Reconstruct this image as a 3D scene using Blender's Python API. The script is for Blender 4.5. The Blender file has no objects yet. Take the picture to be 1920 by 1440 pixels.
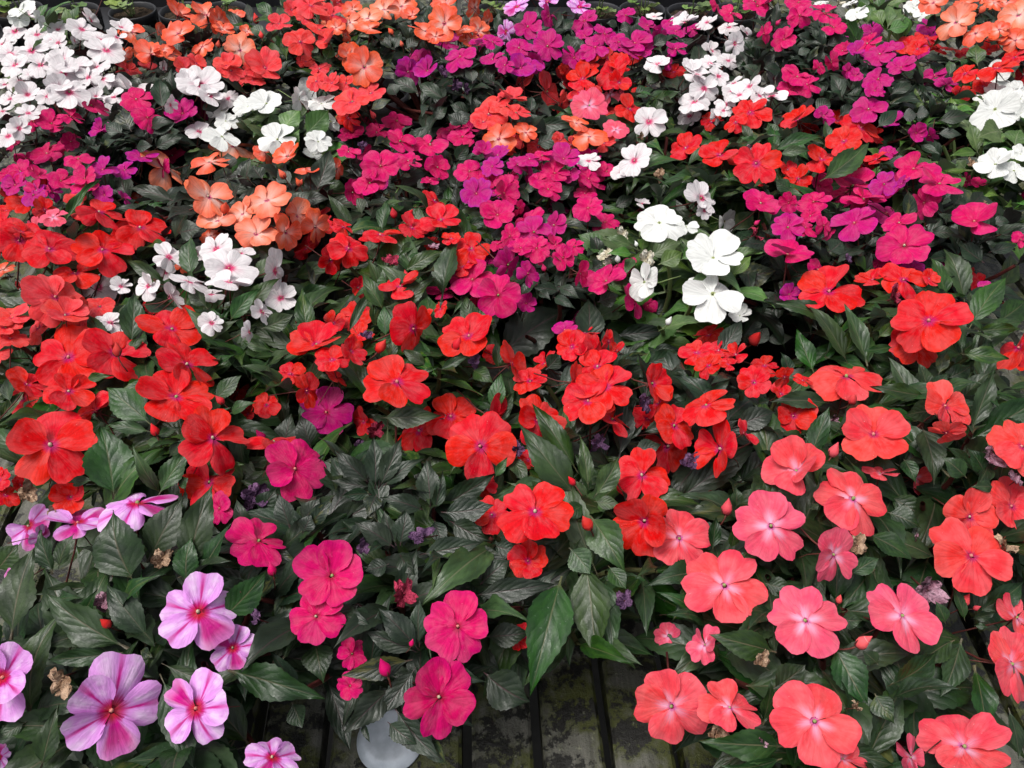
import bpy, bmesh, math, random, re
import numpy as np
from mathutils import Vector, Matrix

rnd = random.Random(7)
R = math.radians
scene = bpy.context.scene
col = scene.collection

# ------------------------------------------------------------------ camera
PITCH = R(46.0)
CAM = Vector((0.0, 0.0, 0.97))
FPX = 1492.0                      # focal length in pixels of the 1920 px wide photograph
cam_data = bpy.data.cameras.new('camera')
cam_data.sensor_width = 36.0
cam_data.lens = FPX / 1920.0 * 36.0
cam_data.clip_start = 0.02
cam_data.clip_end = 200.0
cam = bpy.data.objects.new('camera', cam_data)
cam.location = CAM
cam.rotation_euler = (math.pi / 2 - PITCH, 0, 0)
col.objects.link(cam)
scene.camera = cam

# ------------------------------------------------------------------ sky, sun, exposure
SUN_EL, SUN_AZ = R(72), R(255)     # azimuth clockwise from +Y: high, from the left
world = bpy.data.worlds.new('World')
scene.world = world
world.use_nodes = True
wn = world.node_tree
wn.nodes.clear()
sky = wn.nodes.new('ShaderNodeTexSky')
sky.sky_type = 'NISHITA'
sky.sun_disc = False
sky.sun_elevation = SUN_EL
sky.sun_rotation = SUN_AZ
sky.dust_density = 6.0
sky.air_density = 1.0
sky.ozone_density = 1.0
hs = wn.nodes.new('ShaderNodeHueSaturation')      # overcast: the cloud takes most of the blue away
hs.inputs['Saturation'].default_value = 0.30
bg = wn.nodes.new('ShaderNodeBackground')
bg.inputs['Strength'].default_value = 0.10
wo = wn.nodes.new('ShaderNodeOutputWorld')
wn.links.new(sky.outputs[0], hs.inputs['Color'])
wn.links.new(hs.outputs[0], bg.inputs['Color'])
wn.links.new(bg.outputs[0], wo.inputs['Surface'])

sun_data = bpy.data.lights.new('sun', 'SUN')
sun_data.energy = 1.5
sun_data.angle = R(24)
sun_data.color = (1.0, 0.97, 0.93)
sun = bpy.data.objects.new('sun', sun_data)
sd = Vector((math.sin(SUN_AZ) * math.cos(SUN_EL), math.cos(SUN_AZ) * math.cos(SUN_EL), math.sin(SUN_EL)))
sun.rotation_euler = sd.to_track_quat('Z', 'Y').to_euler()
sun.location = sd * 5
col.objects.link(sun)

scene.view_settings.view_transform = 'Standard'
scene.view_settings.look = 'None'
scene.view_settings.gamma = 1.0
scene.view_settings.exposure = 0.60
scene.view_settings.use_curve_mapping = False
scene.render.engine = 'CYCLES'
scene.cycles.use_denoising = True
scene.cycles.max_bounces = 8
scene.cycles.diffuse_bounces = 4
scene.cycles.transparent_max_bounces = 4

# ------------------------------------------------------------------ projection helpers
FW = Vector((0, math.cos(PITCH), -math.sin(PITCH)))
UP = Vector((0, math.sin(PITCH), math.cos(PITCH)))
RT = Vector((1, 0, 0))
def ray(px, py):
    return FW + RT * ((px - 960) / FPX) + UP * ((720 - py) / FPX)
def at(px, py, z):
    d = ray(px, py)
    return CAM + d * ((z - CAM.z) / d.z)
def depth(p):
    return (p - CAM).dot(FW)
def proj(p):
    q = p - CAM
    d = q.dot(FW)
    return 960 + FPX * q.dot(RT) / d, 720 - FPX * q.dot(UP) / d, d

# ------------------------------------------------------------------ node helpers
class NT:
    def __init__(self, name):
        self.m = bpy.data.materials.new(name)
        self.m.use_nodes = True
        self.t = self.m.node_tree
        self.t.nodes.clear()
        self.out = self.t.nodes.new('ShaderNodeOutputMaterial')
    def n(self, typ, **kw):
        x = self.t.nodes.new('ShaderNode' + typ)
        for k, v in kw.items():
            setattr(x, k, v)
        return x
    def set(self, sock, v):
        if isinstance(v, bpy.types.NodeSocket):
            self.t.links.new(v, sock)
        elif isinstance(v, (tuple, list)) and len(v) == 3 and sock.type == 'RGBA':
            sock.default_value = (*v, 1)
        else:
            sock.default_value = v
    def math(self, op, a, b=0.0, clamp=False):
        x = self.n('Math', operation=op, use_clamp=clamp)
        self.set(x.inputs[0], a); self.set(x.inputs[1], b)
        return x.outputs[0]
    def ramp(self, v, lo, hi, a=0.0, b=1.0):
        x = self.n('MapRange', interpolation_type='SMOOTHSTEP')
        for i, q in enumerate((v, lo, hi, a, b)):
            self.set(x.inputs[i], q)
        return x.outputs[0]
    def mix(self, f, a, b):
        x = self.n('Mix', data_type='RGBA')
        self.set(x.inputs[0], f); self.set(x.inputs[6], a); self.set(x.inputs[7], b)
        return x.outputs[2]
    def noise(self, vec, scale, detail=3.0, rough=0.55, dist=0.0):
        x = self.n('TexNoise')
        if vec is not None:
            self.set(x.inputs['Vector'], vec)
        x.inputs['Scale'].default_value = scale
        x.inputs['Detail'].default_value = detail
        x.inputs['Roughness'].default_value = rough
        x.inputs['Distortion'].default_value = dist
        return x.outputs[0]
    def xyz(self, a, b, c=0.0):
        x = self.n('CombineXYZ')
        self.set(x.inputs[0], a); self.set(x.inputs[1], b); self.set(x.inputs[2], c)
        return x.outputs[0]
    def bump(self, h, strength, dist):
        x = self.n('Bump')
        x.inputs['Strength'].default_value = strength
        x.inputs['Distance'].default_value = dist
        self.set(x.inputs['Height'], h)
        return x.outputs[0]
    def uv(self):
        x = self.n('TexCoord')
        s = self.n('SeparateXYZ')
        self.t.links.new(x.outputs['UV'], s.inputs[0])
        return s.outputs[0], s.outputs[1], x
    def hsv(self, c, h, s, v):
        x = self.n('HueSaturation')
        self.set(x.inputs['Hue'], h); self.set(x.inputs['Saturation'], s)
        self.set(x.inputs['Value'], v); self.set(x.inputs['Color'], c)
        return x.outputs[0]

def petal_material(name, body, back, eye=None, eye_r=(0.06, 0.2), star=None, star_r=(0.1, 0.5), streak=None,
                   edge=None, trans=0.22):
    k = NT(name)
    u, v, _ = k.uv()
    au = k.math('ABSOLUTE', k.math('MULTIPLY', k.math('SUBTRACT', u, 0.5), 2.0))
    oi = k.n('ObjectInfo').outputs['Random']
    fine = k.noise(k.xyz(k.math('MULTIPLY', u, 16.0), k.math('MULTIPLY', v, 1.6), k.math('MULTIPLY', oi, 40.0)), 1.0, 3.0)
    blot = k.noise(k.xyz(u, v, k.math('MULTIPLY', oi, 90.0)), 2.6, 3.0)
    c = body
    if edge is not None:
        c = k.mix(k.math('MULTIPLY', k.ramp(k.math('ADD', v, k.math('MULTIPLY', k.math('SUBTRACT', blot, 0.5), 0.5)), 0.72, 1.05), 0.7), c, edge)
    if star is not None:
        q = k.math('ADD', v, k.math('MULTIPLY', k.math('POWER', au, 1.2), 0.32))
        q = k.math('ADD', q, k.math('MULTIPLY', k.math('SUBTRACT', fine, 0.5), 0.35))
        amount = k.math('MULTIPLY', k.ramp(q, star_r[0], star_r[1], 1.0, 0.0), k.ramp(oi, 0.0, 1.0, 0.55, 1.0))
        c = k.mix(amount, c, star)
    if streak is not None:
        w = k.math('ADD', au, k.math('MULTIPLY', k.math('SUBTRACT', blot, 0.5), 0.14))
        pale = k.math('MULTIPLY', k.ramp(k.math('ABSOLUTE', k.math('SUBTRACT', au, 0.42)), 0.0, 0.36, 0.75, 0.0), k.math('MULTIPLY', k.ramp(v, 0.3, 0.55), k.ramp(blot, 0.35, 0.6)))
        c = k.mix(pale, c, (0.88, 0.68, 0.90))
        broad = k.ramp(oi, 0.74, 0.76, 0.0, 0.62)             # one petal in six carries a wide flame
        s1 = k.ramp(w, k.math('ADD', 0.02, k.math('MULTIPLY', broad, 0.6)), k.math('ADD', 0.14, broad), 1.0, 0.0)
        s1 = k.math('MULTIPLY', s1, k.ramp(v, 0.6, 1.0, 1.0, 0.5))
        s2 = k.ramp(k.math('ADD', v, k.math('MULTIPLY', fine, 0.15)), 0.26, 0.46, 1.0, 0.0)
        c = k.mix(k.math('MAXIMUM', s1, s2), c, streak)
    if eye is not None:
        q = k.math('ADD', v, k.math('MULTIPLY', k.math('SUBTRACT', fine, 0.5), 0.14))
        c = k.mix(k.ramp(q, eye_r[0], eye_r[1], 1.0, 0.0), c, eye)
    c = k.mix(k.math('MULTIPLY', k.ramp(fine, 0.35, 0.75, 0.0, 1.0), 0.06), c, back)
    geo = k.n('NewGeometry')
    c = k.mix(k.math('MULTIPLY', geo.outputs['Backfacing'], 0.75), c, back)
    c = k.hsv(c, k.ramp(oi, 0.0, 1.0, 0.497, 0.503), k.ramp(blot, 0.3, 0.7, 0.94, 1.03), k.math('MULTIPLY', k.ramp(k.math('FRACT', k.math('MULTIPLY', oi, 7.0)), 0.0, 1.0, 0.93, 1.0), k.ramp(fine, 0.3, 0.62, 0.80, 1.0)))
    # a few pale rubbed flecks
    fl = k.noise(k.xyz(u, v, k.math('MULTIPLY', oi, 33.0)), 22.0, 2.0)
    c = k.mix(k.math('MULTIPLY', k.ramp(fl, 0.73, 0.79), 0.45), c, (0.85, 0.7, 0.7))
    h = k.math('ADD', k.math('MULTIPLY', fine, 0.7), k.math('MULTIPLY', blot, 1.2))
    nrm = k.bump(h, 0.18, 0.016)
    p = k.n('BsdfPrincipled')
    k.set(p.inputs['Base Color'], c)
    p.inputs['Roughness'].default_value = 0.62
    p.inputs['Specular IOR Level'].default_value = 0.15
    p.inputs['Sheen Weight'].default_value = 0.03
    k.set(p.inputs['Normal'], nrm)
    tr = k.n('BsdfTranslucent')
    k.set(tr.inputs['Color'], c)
    k.set(tr.inputs['Normal'], nrm)
    ms = k.n('MixShader')
    ms.inputs[0].default_value = trans
    k.t.links.new(p.outputs[0], ms.inputs[1]); k.t.links.new(tr.outputs[0], ms.inputs[2])
    k.t.links.new(ms.outputs[0], k.out.inputs[0])
    return k.m

PETAL = {
    'R': petal_material('petal_scarlet', (0.73, 0.0105, 0.016), (0.66, 0.04, 0.045), eye=(0.50, 0.01, 0.13), eye_r=(0.07, 0.24), edge=(0.76, 0.018, 0.016)),
    'C': petal_material('petal_coral', (0.87, 0.078, 0.098), (0.80, 0.14, 0.18), eye=(0.62, 0.10, 0.33), eye_r=(0.05, 0.14), star=(0.90, 0.42, 0.60), star_r=(0.12, 0.56), edge=(0.85, 0.072, 0.11)),
    'K': petal_material('petal_rose_coral', (0.86, 0.092, 0.17), (0.80, 0.19, 0.28), eye=(0.62, 0.10, 0.33), eye_r=(0.05, 0.14), star=(0.92, 0.50, 0.72), star_r=(0.12, 0.62), edge=(0.84, 0.10, 0.20)),
    'H': petal_material('petal_peach', (0.92, 0.24, 0.135), (0.86, 0.28, 0.18), eye=(0.55, 0.03, 0.18), eye_r=(0.05, 0.16), star=(0.94, 0.62, 0.54), star_r=(0.20, 0.95), edge=(0.90, 0.15, 0.07)),
    'S': petal_material('petal_salmon', (0.83, 0.048, 0.055), (0.80, 0.13, 0.13), eye=(0.45, 0.01, 0.10), eye_r=(0.06, 0.2), edge=(0.82, 0.075, 0.07)),
    'O': petal_material('petal_orange', (0.90, 0.128, 0.062), (0.82, 0.16, 0.09), eye=(0.55, 0.02, 0.14), eye_r=(0.05, 0.16), star=(0.93, 0.54, 0.47), star_r=(0.16, 0.85), edge=(0.88, 0.11, 0.035)),
    'M': petal_material('petal_cerise', (0.68, 0.0035, 0.125), (0.54, 0.03, 0.20), eye=(0.42, 0.003, 0.05), eye_r=(0.07, 0.22), edge=(0.60, 0.005, 0.15)),
    'V': petal_material('petal_violet', (0.52, 0.005, 0.20), (0.46, 0.06, 0.32), eye=(0.42, 0.004, 0.10), eye_r=(0.06, 0.24), edge=(0.44, 0.02, 0.36)),
    'F': petal_material('petal_fuchsia', (0.56, 0.005, 0.17), (0.52, 0.06, 0.30), eye=(0.42, 0.003, 0.06), eye_r=(0.06, 0.2), edge=(0.54, 0.012, 0.25)),
    'W': petal_material('petal_white', (0.79, 0.80, 0.775), (0.74, 0.77, 0.72), eye=(0.62, 0.72, 0.40), eye_r=(0.03, 0.10), trans=0.15),
    'P': petal_material('petal_white_pink_eye', (0.80, 0.76, 0.772), (0.72, 0.52, 0.58), eye=(0.66, 0.03, 0.16), eye_r=(0.10, 0.28), star=(0.78, 0.55, 0.62), star_r=(0.18, 0.72), trans=0.16),
    'L': petal_material('petal_lavender_star', (0.74, 0.29, 0.76), (0.68, 0.26, 0.62), eye=(0.50, 0.006, 0.03), eye_r=(0.10, 0.28), streak=(0.58, 0.006, 0.24), edge=(0.76, 0.34, 0.80), trans=0.18),
}

def leaf_material(name, base, light, under, rib, vein=0.04, rough=0.38):
    k = NT(name)
    u, v, _ = k.uv()
    au = k.math('ABSOLUTE', k.math('MULTIPLY', k.math('SUBTRACT', u, 0.5), 2.0))
    oi = k.n('ObjectInfo').outputs['Random']
    blot = k.noise(k.xyz(u, v, k.math('MULTIPLY', oi, 70.0)), 3.5, 4.0)
    fine = k.noise(k.xyz(k.math('MULTIPLY', u, 2.0), k.math('MULTIPLY', v, 5.0), k.math('MULTIPLY', oi, 30.0)), 9.0, 3.0)
    ph = k.math('SUBTRACT', k.math('MULTIPLY', v, 7.0), k.math('MULTIPLY', k.math('POWER', au, 0.8), 2.3))
    ph = k.math('ADD', ph, k.math('MULTIPLY', k.math('SUBTRACT', blot, 0.5), 1.1))
    wave = k.math('ABSOLUTE', k.math('SINE', k.math('MULTIPLY', ph, math.pi)))       # 0 on a side vein
    line = k.math('MULTIPLY', k.ramp(wave, 0.0, 0.22, 1.0, 0.0), k.ramp(au, 0.55, 0.95, 1.0, 0.0))
    c = k.mix(k.ramp(blot, 0.3, 0.72), base, light)
    c = k.mix(k.math('MULTIPLY', line, vein), c, light)
    c = k.mix(k.ramp(au, 0.015, 0.06, 0.6, 0.0), c, rib)
    c = k.mix(k.ramp(v, 0.05, 0.14, 0.9, 0.0), c, rib)
    geo = k.n('NewGeometry')
    c = k.mix(k.math('MULTIPLY', geo.outputs['Backfacing'], 0.85), c, under)
    c = k.hsv(c, k.ramp(oi, 0.0, 1.0, 0.468, 0.512), k.ramp(k.math('FRACT', k.math('MULTIPLY', oi, 5.0)), 0.0, 1.0, 0.8, 1.1),
              k.ramp(k.math('FRACT', k.math('MULTIPLY', oi, 11.0)), 0.0, 1.0, 0.72, 1.30))
    yel = k.math('MULTIPLY', k.ramp(k.math('FRACT', k.math('MULTIPLY', oi, 17.0)), 0.90, 0.97), k.ramp(blot, 0.48, 0.66, 0.0, 0.36))
    c = k.mix(yel, c, (0.16, 0.15, 0.035))
    speck = k.noise(k.xyz(k.math('MULTIPLY', u, 1.0), k.math('MULTIPLY', v, 2.2), k.math('MULTIPLY', oi, 51.0)), 26.0, 2.0)
    sp = k.math('MULTIPLY', k.ramp(speck, 0.70, 0.76), k.ramp(oi, 0.4, 0.9, 0.0, 0.5))
    c = k.mix(sp, c, (0.32, 0.36, 0.32))
    h = k.math('ADD', k.math('MULTIPLY', k.math('POWER', wave, 0.9), k.ramp(au, 0.6, 1.0, 1.0, 0.15)), k.math('MULTIPLY', fine, 0.45))
    h = k.math('ADD', h, k.math('MULTIPLY', k.ramp(au, 0.0, 0.12), 0.9))
    nrm = k.bump(h, 0.16, 0.003)
    p = k.n('BsdfPrincipled')
    k.set(p.inputs['Base Color'], c)
    k.set(p.inputs['Roughness'], k.ramp(fine, 0.3, 0.7, rough - 0.06, rough + 0.12))
    p.inputs['Specular IOR Level'].default_value = 0.38
    k.set(p.inputs['Normal'], nrm)
    tr = k.n('BsdfTranslucent')
    k.set(tr.inputs['Color'], c)
    ms = k.n('MixShader')
    ms.inputs[0].default_value = 0.10
    k.t.links.new(p.outputs[0], ms.inputs[1]); k.t.links.new(tr.outputs[0], ms.inputs[2])
    k.t.links.new(ms.outputs[0], k.out.inputs[0])
    return k.m

LEAFMAT = {
    'green':  leaf_material('leaf_green', (0.010, 0.033, 0.007), (0.027, 0.076, 0.013), (0.09, 0.12, 0.085), (0.10, 0.10, 0.05)),
    'dark':   leaf_material('leaf_dark', (0.006, 0.0155, 0.007), (0.013, 0.030, 0.012), (0.06, 0.055, 0.05), (0.06, 0.022, 0.025)),
    'bronze': leaf_material('leaf_bronze', (0.012, 0.018, 0.010), (0.024, 0.038, 0.020), (0.055, 0.020, 0.022), (0.075, 0.022, 0.025)),
    'bright': leaf_material('leaf_bright', (0.035, 0.090, 0.018), (0.070, 0.150, 0.032), (0.12, 0.16, 0.09), (0.16, 0.20, 0.10)),
    'coral':  leaf_material('leaf_coral', (0.007, 0.023, 0.006), (0.018, 0.050, 0.011), (0.08, 0.10, 0.075), (0.10, 0.085, 0.05)),
    'seedling': leaf_material('leaf_seedling', (0.09, 0.17, 0.035), (0.15, 0.24, 0.06), (0.16, 0.22, 0.09), (0.16, 0.22, 0.08), rough=0.55),
}

def plain_material(name, c1, c2, scale, rough=0.6, spec=0.3, bump=0.3, bd=0.002, detail=4.0):
    k = NT(name)
    tc = k.n('TexCoord').outputs['Object']
    nz = k.noise(tc, scale, detail)
    p = k.n('BsdfPrincipled')
    k.set(p.inputs['Base Color'], k.mix(k.ramp(nz, 0.3, 0.7), c1, c2))
    p.inputs['Roughness'].default_value = rough
    p.inputs['Specular IOR Level'].default_value = spec
    k.set(p.inputs['Normal'], k.bump(nz, bump, bd))
    k.t.links.new(p.outputs[0], k.out.inputs[0])
    return k.m

STEM = {
    'green': plain_material('stem_green', (0.06, 0.05, 0.02), (0.08, 0.10, 0.035), 3),
    'red': plain_material('stem_red', (0.07, 0.014, 0.014), (0.12, 0.03, 0.022), 3),
    'pale': plain_material('stem_pale', (0.13, 0.19, 0.06), (0.17, 0.23, 0.09), 3),
}
STAMEN = {
    'cream': plain_material('stamen_cream', (0.40, 0.30, 0.20), (0.56, 0.47, 0.34), 4),
    'green': plain_material('stamen_green', (0.20, 0.25, 0.08), (0.32, 0.34, 0.14), 4),
    'red': plain_material('stamen_red', (0.50, 0.10, 0.09), (0.62, 0.30, 0.24), 4),
}
THROAT = {
    'red': plain_material('throat_dark', (0.16, 0.004, 0.02), (0.22, 0.006, 0.035), 4),
    'pale': plain_material('throat_pale', (0.45, 0.50, 0.26), (0.55, 0.58, 0.32), 4),
    'pink': plain_material('throat_pink', (0.40, 0.03, 0.12), (0.5, 0.06, 0.18), 4),
}
WITHER = {
    'purple': plain_material('withered_purple', (0.045, 0.018, 0.055), (0.20, 0.10, 0.20), 2.2, 0.8, 0.2, 0.6, 0.05),
    'tan': plain_material('withered_tan', (0.20, 0.11, 0.06), (0.52, 0.36, 0.25), 2.2, 0.8, 0.2, 0.6, 0.05),
    'mauve': plain_material('withered_mauve', (0.22, 0.08, 0.12), (0.50, 0.30, 0.38), 2.2, 0.8, 0.2, 0.6, 0.05),
    'crimson': plain_material('withered_crimson', (0.20, 0.012, 0.03), (0.50, 0.04, 0.10), 2.2, 0.7, 0.25, 0.6, 0.05),
    'cream': plain_material('withered_cream', (0.55, 0.48, 0.32), (0.78, 0.76, 0.66), 2.2, 0.7, 0.25, 0.6, 0.05),
}
SOIL = plain_material('potting_soil', (0.012, 0.009, 0.006), (0.06, 0.042, 0.028), 90, 0.95, 0.1, 1.0, 0.01)
POT_BLACK = plain_material('black_plastic', (0.012, 0.012, 0.014), (0.022, 0.022, 0.025), 25, 0.45, 0.4, 0.1, 0.001)
SAUCER = plain_material('dull_white_plastic', (0.40, 0.45, 0.50), (0.60, 0.65, 0.71), 38, 0.6, 0.3, 0.1, 0.001)
POT_WHITE = plain_material('white_plastic', (0.62, 0.64, 0.66), (0.74, 0.75, 0.76), 30, 0.4, 0.4, 0.1, 0.001)  # pot colour made white to stand in for bright floor in the gaps

def slat_material():
    k = NT('weathered_plank')
    tc = k.n('TexCoord').outputs['Object']
    oi = k.n('ObjectInfo').outputs['Random']
    sep = k.n('SeparateXYZ'); k.t.links.new(tc, sep.inputs[0])
    vec = k.xyz(sep.outputs[0], k.math('ADD', sep.outputs[1], k.math('MULTIPLY', oi, 20.0)), sep.outputs[2])
    grain = k.noise(k.xyz(k.math('MULTIPLY', sep.outputs[0], 120.0), k.math('MULTIPLY', sep.outputs[1], 6.0), k.math('MULTIPLY', oi, 9.0)), 1.0, 4.0)
    big = k.noise(vec, 15.0, 6.0, 0.62, 0.1)
    mid = k.noise(vec, 30.0, 9.0, 0.72, 0.15)
    small = k.noise(vec, 95.0, 7.0, 0.78, 0.1)
    c = k.mix(k.ramp(grain, 0.3, 0.7), (0.072, 0.072, 0.055), (0.145, 0.142, 0.118))
    c = k.mix(k.ramp(big, 0.42, 0.56), c, (0.058, 0.066, 0.011))          # algae
    c = k.mix(k.ramp(mid, 0.495, 0.535), c, (0.011, 0.0105, 0.008))          # black rot
    c = k.mix(k.math('MULTIPLY', k.ramp(small, 0.59, 0.66), k.ramp(big, 0.40, 0.58, 1.0, 0.45)), c, (0.24, 0.25, 0.17))
    c = k.mix(k.ramp(small, 0.30, 0.38, 0.8, 0.0), c, (0.016, 0.016, 0.012))
    p = k.n('BsdfPrincipled')
    k.set(p.inputs['Base Color'], c)
    k.set(p.inputs['Roughness'], k.ramp(mid, 0.4, 0.6, 0.6, 0.3))
    h = k.math('ADD', k.math('ADD', k.math('MULTIPLY', mid, 0.8), k.math('MULTIPLY', small, 0.5)), k.math('MULTIPLY', grain, 0.3))
    k.set(p.inputs['Normal'], k.bump(h, 0.8, 0.006))
    k.t.links.new(p.outputs[0], k.out.inputs[0])
    return k.m
SLAT = slat_material()
CONCRETE = plain_material('concrete', (0.030, 0.029, 0.026), (0.06, 0.058, 0.053), 5, 0.85, 0.2, 0.5, 0.01)

# ------------------------------------------------------------------ object helpers
def tag(o, label=None, cat=None, group=None, kind=None):
    if label: o['label'] = label
    if cat: o['category'] = cat
    if group: o['group'] = group
    if kind: o['kind'] = kind
    return o
def link(name, data, parent=None, mat=None):
    o = bpy.data.objects.new(name, data)
    col.objects.link(o)
    if parent is not None:
        o.parent = parent
    if mat is not None:
        o.matrix_basis = mat
    return o
def mesh_from(name, verts, faces, mats, uvs=None, fmat=None, smooth=True):
    me = bpy.data.meshes.new(name)
    me.from_pydata(verts, [], faces)
    if not isinstance(mats, (list, tuple)): mats = [mats]
    for m in mats: me.materials.append(m)
    if uvs is not None:
        lay = me.uv_layers.new(name='UVMap')
        for lp in me.loops:
            lay.data[lp.index].uv = uvs[lp.vertex_index]
    for i, p in enumerate(me.polygons):
        p.use_smooth = smooth
        if fmat: p.material_index = fmat[i]
    me.update()
    return me
def frame(x, y, z, loc):
    return Matrix(((x.x, y.x, z.x, loc.x), (x.y, y.y, z.y, loc.y), (x.z, y.z, z.z, loc.z), (0, 0, 0, 1)))

class MB:
    """collects simple shapes into one mesh"""
    def __init__(s): s.v = []; s.f = []; s.m = []
    def tube(s, pts, rad, n=6, mi=0, cap=True):
        base = len(s.v)
        for i, p in enumerate(pts):
            p = Vector(p)
            a = Vector(pts[max(i - 1, 0)]); b = Vector(pts[min(i + 1, len(pts) - 1)])
            t = (b - a).normalized()
            x = t.orthogonal().normalized() if i == 0 else (x - t * x.dot(t)).normalized()
            y = t.cross(x)
            for j in range(n):
                ang = 2 * math.pi * j / n
                s.v.append(tuple(p + (x * math.cos(ang) + y * math.sin(ang)) * rad[i]))
        for i in range(len(pts) - 1):
            for j in range(n):
                s.f.append((base + i * n + j, base + i * n + (j + 1) % n, base + (i + 1) * n + (j + 1) % n, base + (i + 1) * n + j)); s.m.append(mi)
        if cap:
            s.f.append(tuple(base + (len(pts) - 1) * n + j for j in range(n))); s.m.append(mi)
            s.f.append(tuple(base + n - 1 - j for j in range(n))); s.m.append(mi)
    def lathe(s, prof, n=20, mi=0):
        base = len(s.v)
        for r, z in prof:
            for j in range(n):
                a = 2 * math.pi * j / n
                s.v.append((r * math.cos(a), r * math.sin(a), z))
        for i in range(len(prof) - 1):
            for j in range(n):
                s.f.append((base + i * n + j, base + i * n + (j + 1) % n, base + (i + 1) * n + (j + 1) % n, base + (i + 1) * n + j)); s.m.append(mi)
    def box(s, x0, x1, y0, y1, z0, z1, mi=0):
        b = len(s.v)
        s.v += [(x0, y0, z0), (x1, y0, z0), (x1, y1, z0), (x0, y1, z0), (x0, y0, z1), (x1, y0, z1), (x1, y1, z1), (x0, y1, z1)]
        for q in ((0, 3, 2, 1), (4, 5, 6, 7), (0, 1, 5, 4), (1, 2, 6, 5), (2, 3, 7, 6), (3, 0, 4, 7)):
            s.f.append(tuple(b + i for i in q)); s.m.append(mi)
    def mesh(s, name, mats, smooth=True):
        return mesh_from(name, s.v, s.f, mats, fmat=s.m, smooth=smooth)

# ------------------------------------------------------------------ petal, leaf, bud and flower-centre meshes
def petal_geometry(seed):
    g = random.Random(seed)
    half = R(g.uniform(42, 49))
    notch = g.uniform(0.03, 0.165)
    nw = g.uniform(0.16, 0.28)
    cx = g.uniform(-0.14, 0.14)
    asym = g.uniform(-0.07, 0.07)
    k1, p1, a1 = g.uniform(3, 6), g.uniform(0, 6), g.uniform(0.010, 0.045)
    k2, p2, a2 = g.uniform(6, 10), g.uniform(0, 6), g.uniform(0.004, 0.016)
    cup = g.uniform(-0.26, 0.12)
    fold = g.uniform(0.03, 0.15)
    twist = g.uniform(0.03, 0.09)
    us = [-1, -0.9, -0.77, -0.6, -0.4, -0.24, -0.1, 0.0, 0.1, 0.24, 0.4, 0.6, 0.77, 0.9, 1]
    ss = [0.05, 0.27, 0.52, 0.76, 0.92, 1.0]
    V, U, F = [], [], []
    for s in ss:
        for u in us:
            rr = (1 - notch * math.exp(-((u - cx) / nw) ** 2)) * (1 - 0.50 * abs(u) ** 2.9) * (1 + asym * u)
            rr *= 1 + a2 * math.sin(k2 * u + p2)
            ang = u * half * (0.80 + 0.20 * min(1, s * 1.25) ** 0.8)
            e = s * rr if s > 0.3 else s
            x, y = e * math.sin(ang), e * math.cos(ang)
            z = cup * s * s + fold * abs(u) * s + twist * u * s + a1 * s ** 3 * math.sin(k1 * u + p1)
            z -= 0.07 * max(0, s - 0.8) * 5 * abs(u) ** 2 * (0.5 + notch)
            V.append((x, y, z)); U.append((u * 0.5 + 0.5, s))
    n = len(us)
    for i in range(len(ss) - 1):
        for j in range(n - 1):
            a = i * n + j
            F.append((a, a + 1, a + n + 1, a + n))
    return V, F, U
NPET = 14
PET_GEO = [petal_geometry(100 + i) for i in range(NPET)]
PET_MESH = {}
def petal_mesh(kind, i):
    key = (kind, i)
    if key not in PET_MESH:
        V, F, U = PET_GEO[i]
        PET_MESH[key] = mesh_from('petal', V, F, PETAL[kind], U)
    return PET_MESH[key]

LEAF_PROF = [(0.0, 0.022), (0.05, 0.022), (0.10, 0.03), (0.13, 0.10), (0.19, 0.25), (0.27, 0.40), (0.37, 0.488), (0.46, 0.505), (0.57, 0.455), (0.68, 0.355), (0.78, 0.235), (0.87, 0.125), (0.94, 0.05), (1.0, 0.0)]
def prof(v):
    for (a, wa), (b, wb) in zip(LEAF_PROF, LEAF_PROF[1:]):
        if v <= b: return wa + (wb - wa) * (v - a) / (b - a)
    return 0
def leaf_geometry(seed, arch):
    g = random.Random(seed)
    fold = g.uniform(0.10, 0.30)
    bend = g.uniform(-0.10, 0.10)
    shift = g.uniform(-0.06, 0.06)
    tw = g.uniform(-0.25, 0.25)
    rp, ra = g.uniform(0, 6), g.uniform(0.01, 0.035)
    nv = 25
    us = (-1, -0.52, 0, 0.52, 1)
    V, U, F = [], [], []
    for i in range(nv):
        v = i / (nv - 1)
        vv = min(1, max(0, v + shift * math.sin(math.pi * v)))
        w = prof(vv)
        tooth = 1.0
        if 0.17 < v < 0.97: tooth = 1.045 if i % 2 else 0.965
        cx = bend * 4 * v * (1 - v)
        cz = arch * 4 * v * (1 - v) * (0.7 + 0.6 * v)
        for u in us:
            ww = w * (tooth if abs(u) == 1 else 1)
            x = cx + u * ww
            z = cz + fold * abs(u) * w * 0.5 + tw * u * w * v * 0.4
            if abs(u) == 1: z += ra * math.sin(14 * v + rp + u)
            V.append((x, v, z)); U.append((u * 0.5 + 0.5, v))
    n = len(us)
    for i in range(nv - 1):
        for j in range(n - 1):
            a = i * n + j
            F.append((a, a + 1, a + n + 1, a + n))
    return V, F, U
ARCHES = [-0.05, 0.03, 0.08, 0.13, 0.19]
LEAF_GEO = [[leaf_geometry(300 + 10 * a + b, ar) for b in range(5)] for a, ar in enumerate(ARCHES)]
LEAF_MESH = {}
def leaf_mesh(mat, a, b):
    key = (mat, a, b)
    if key not in LEAF_MESH:
        V, F, U = LEAF_GEO[a][b]
        LEAF_MESH[key] = mesh_from('leaf', V, F, LEAFMAT[mat], U)
    return LEAF_MESH[key]

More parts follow.
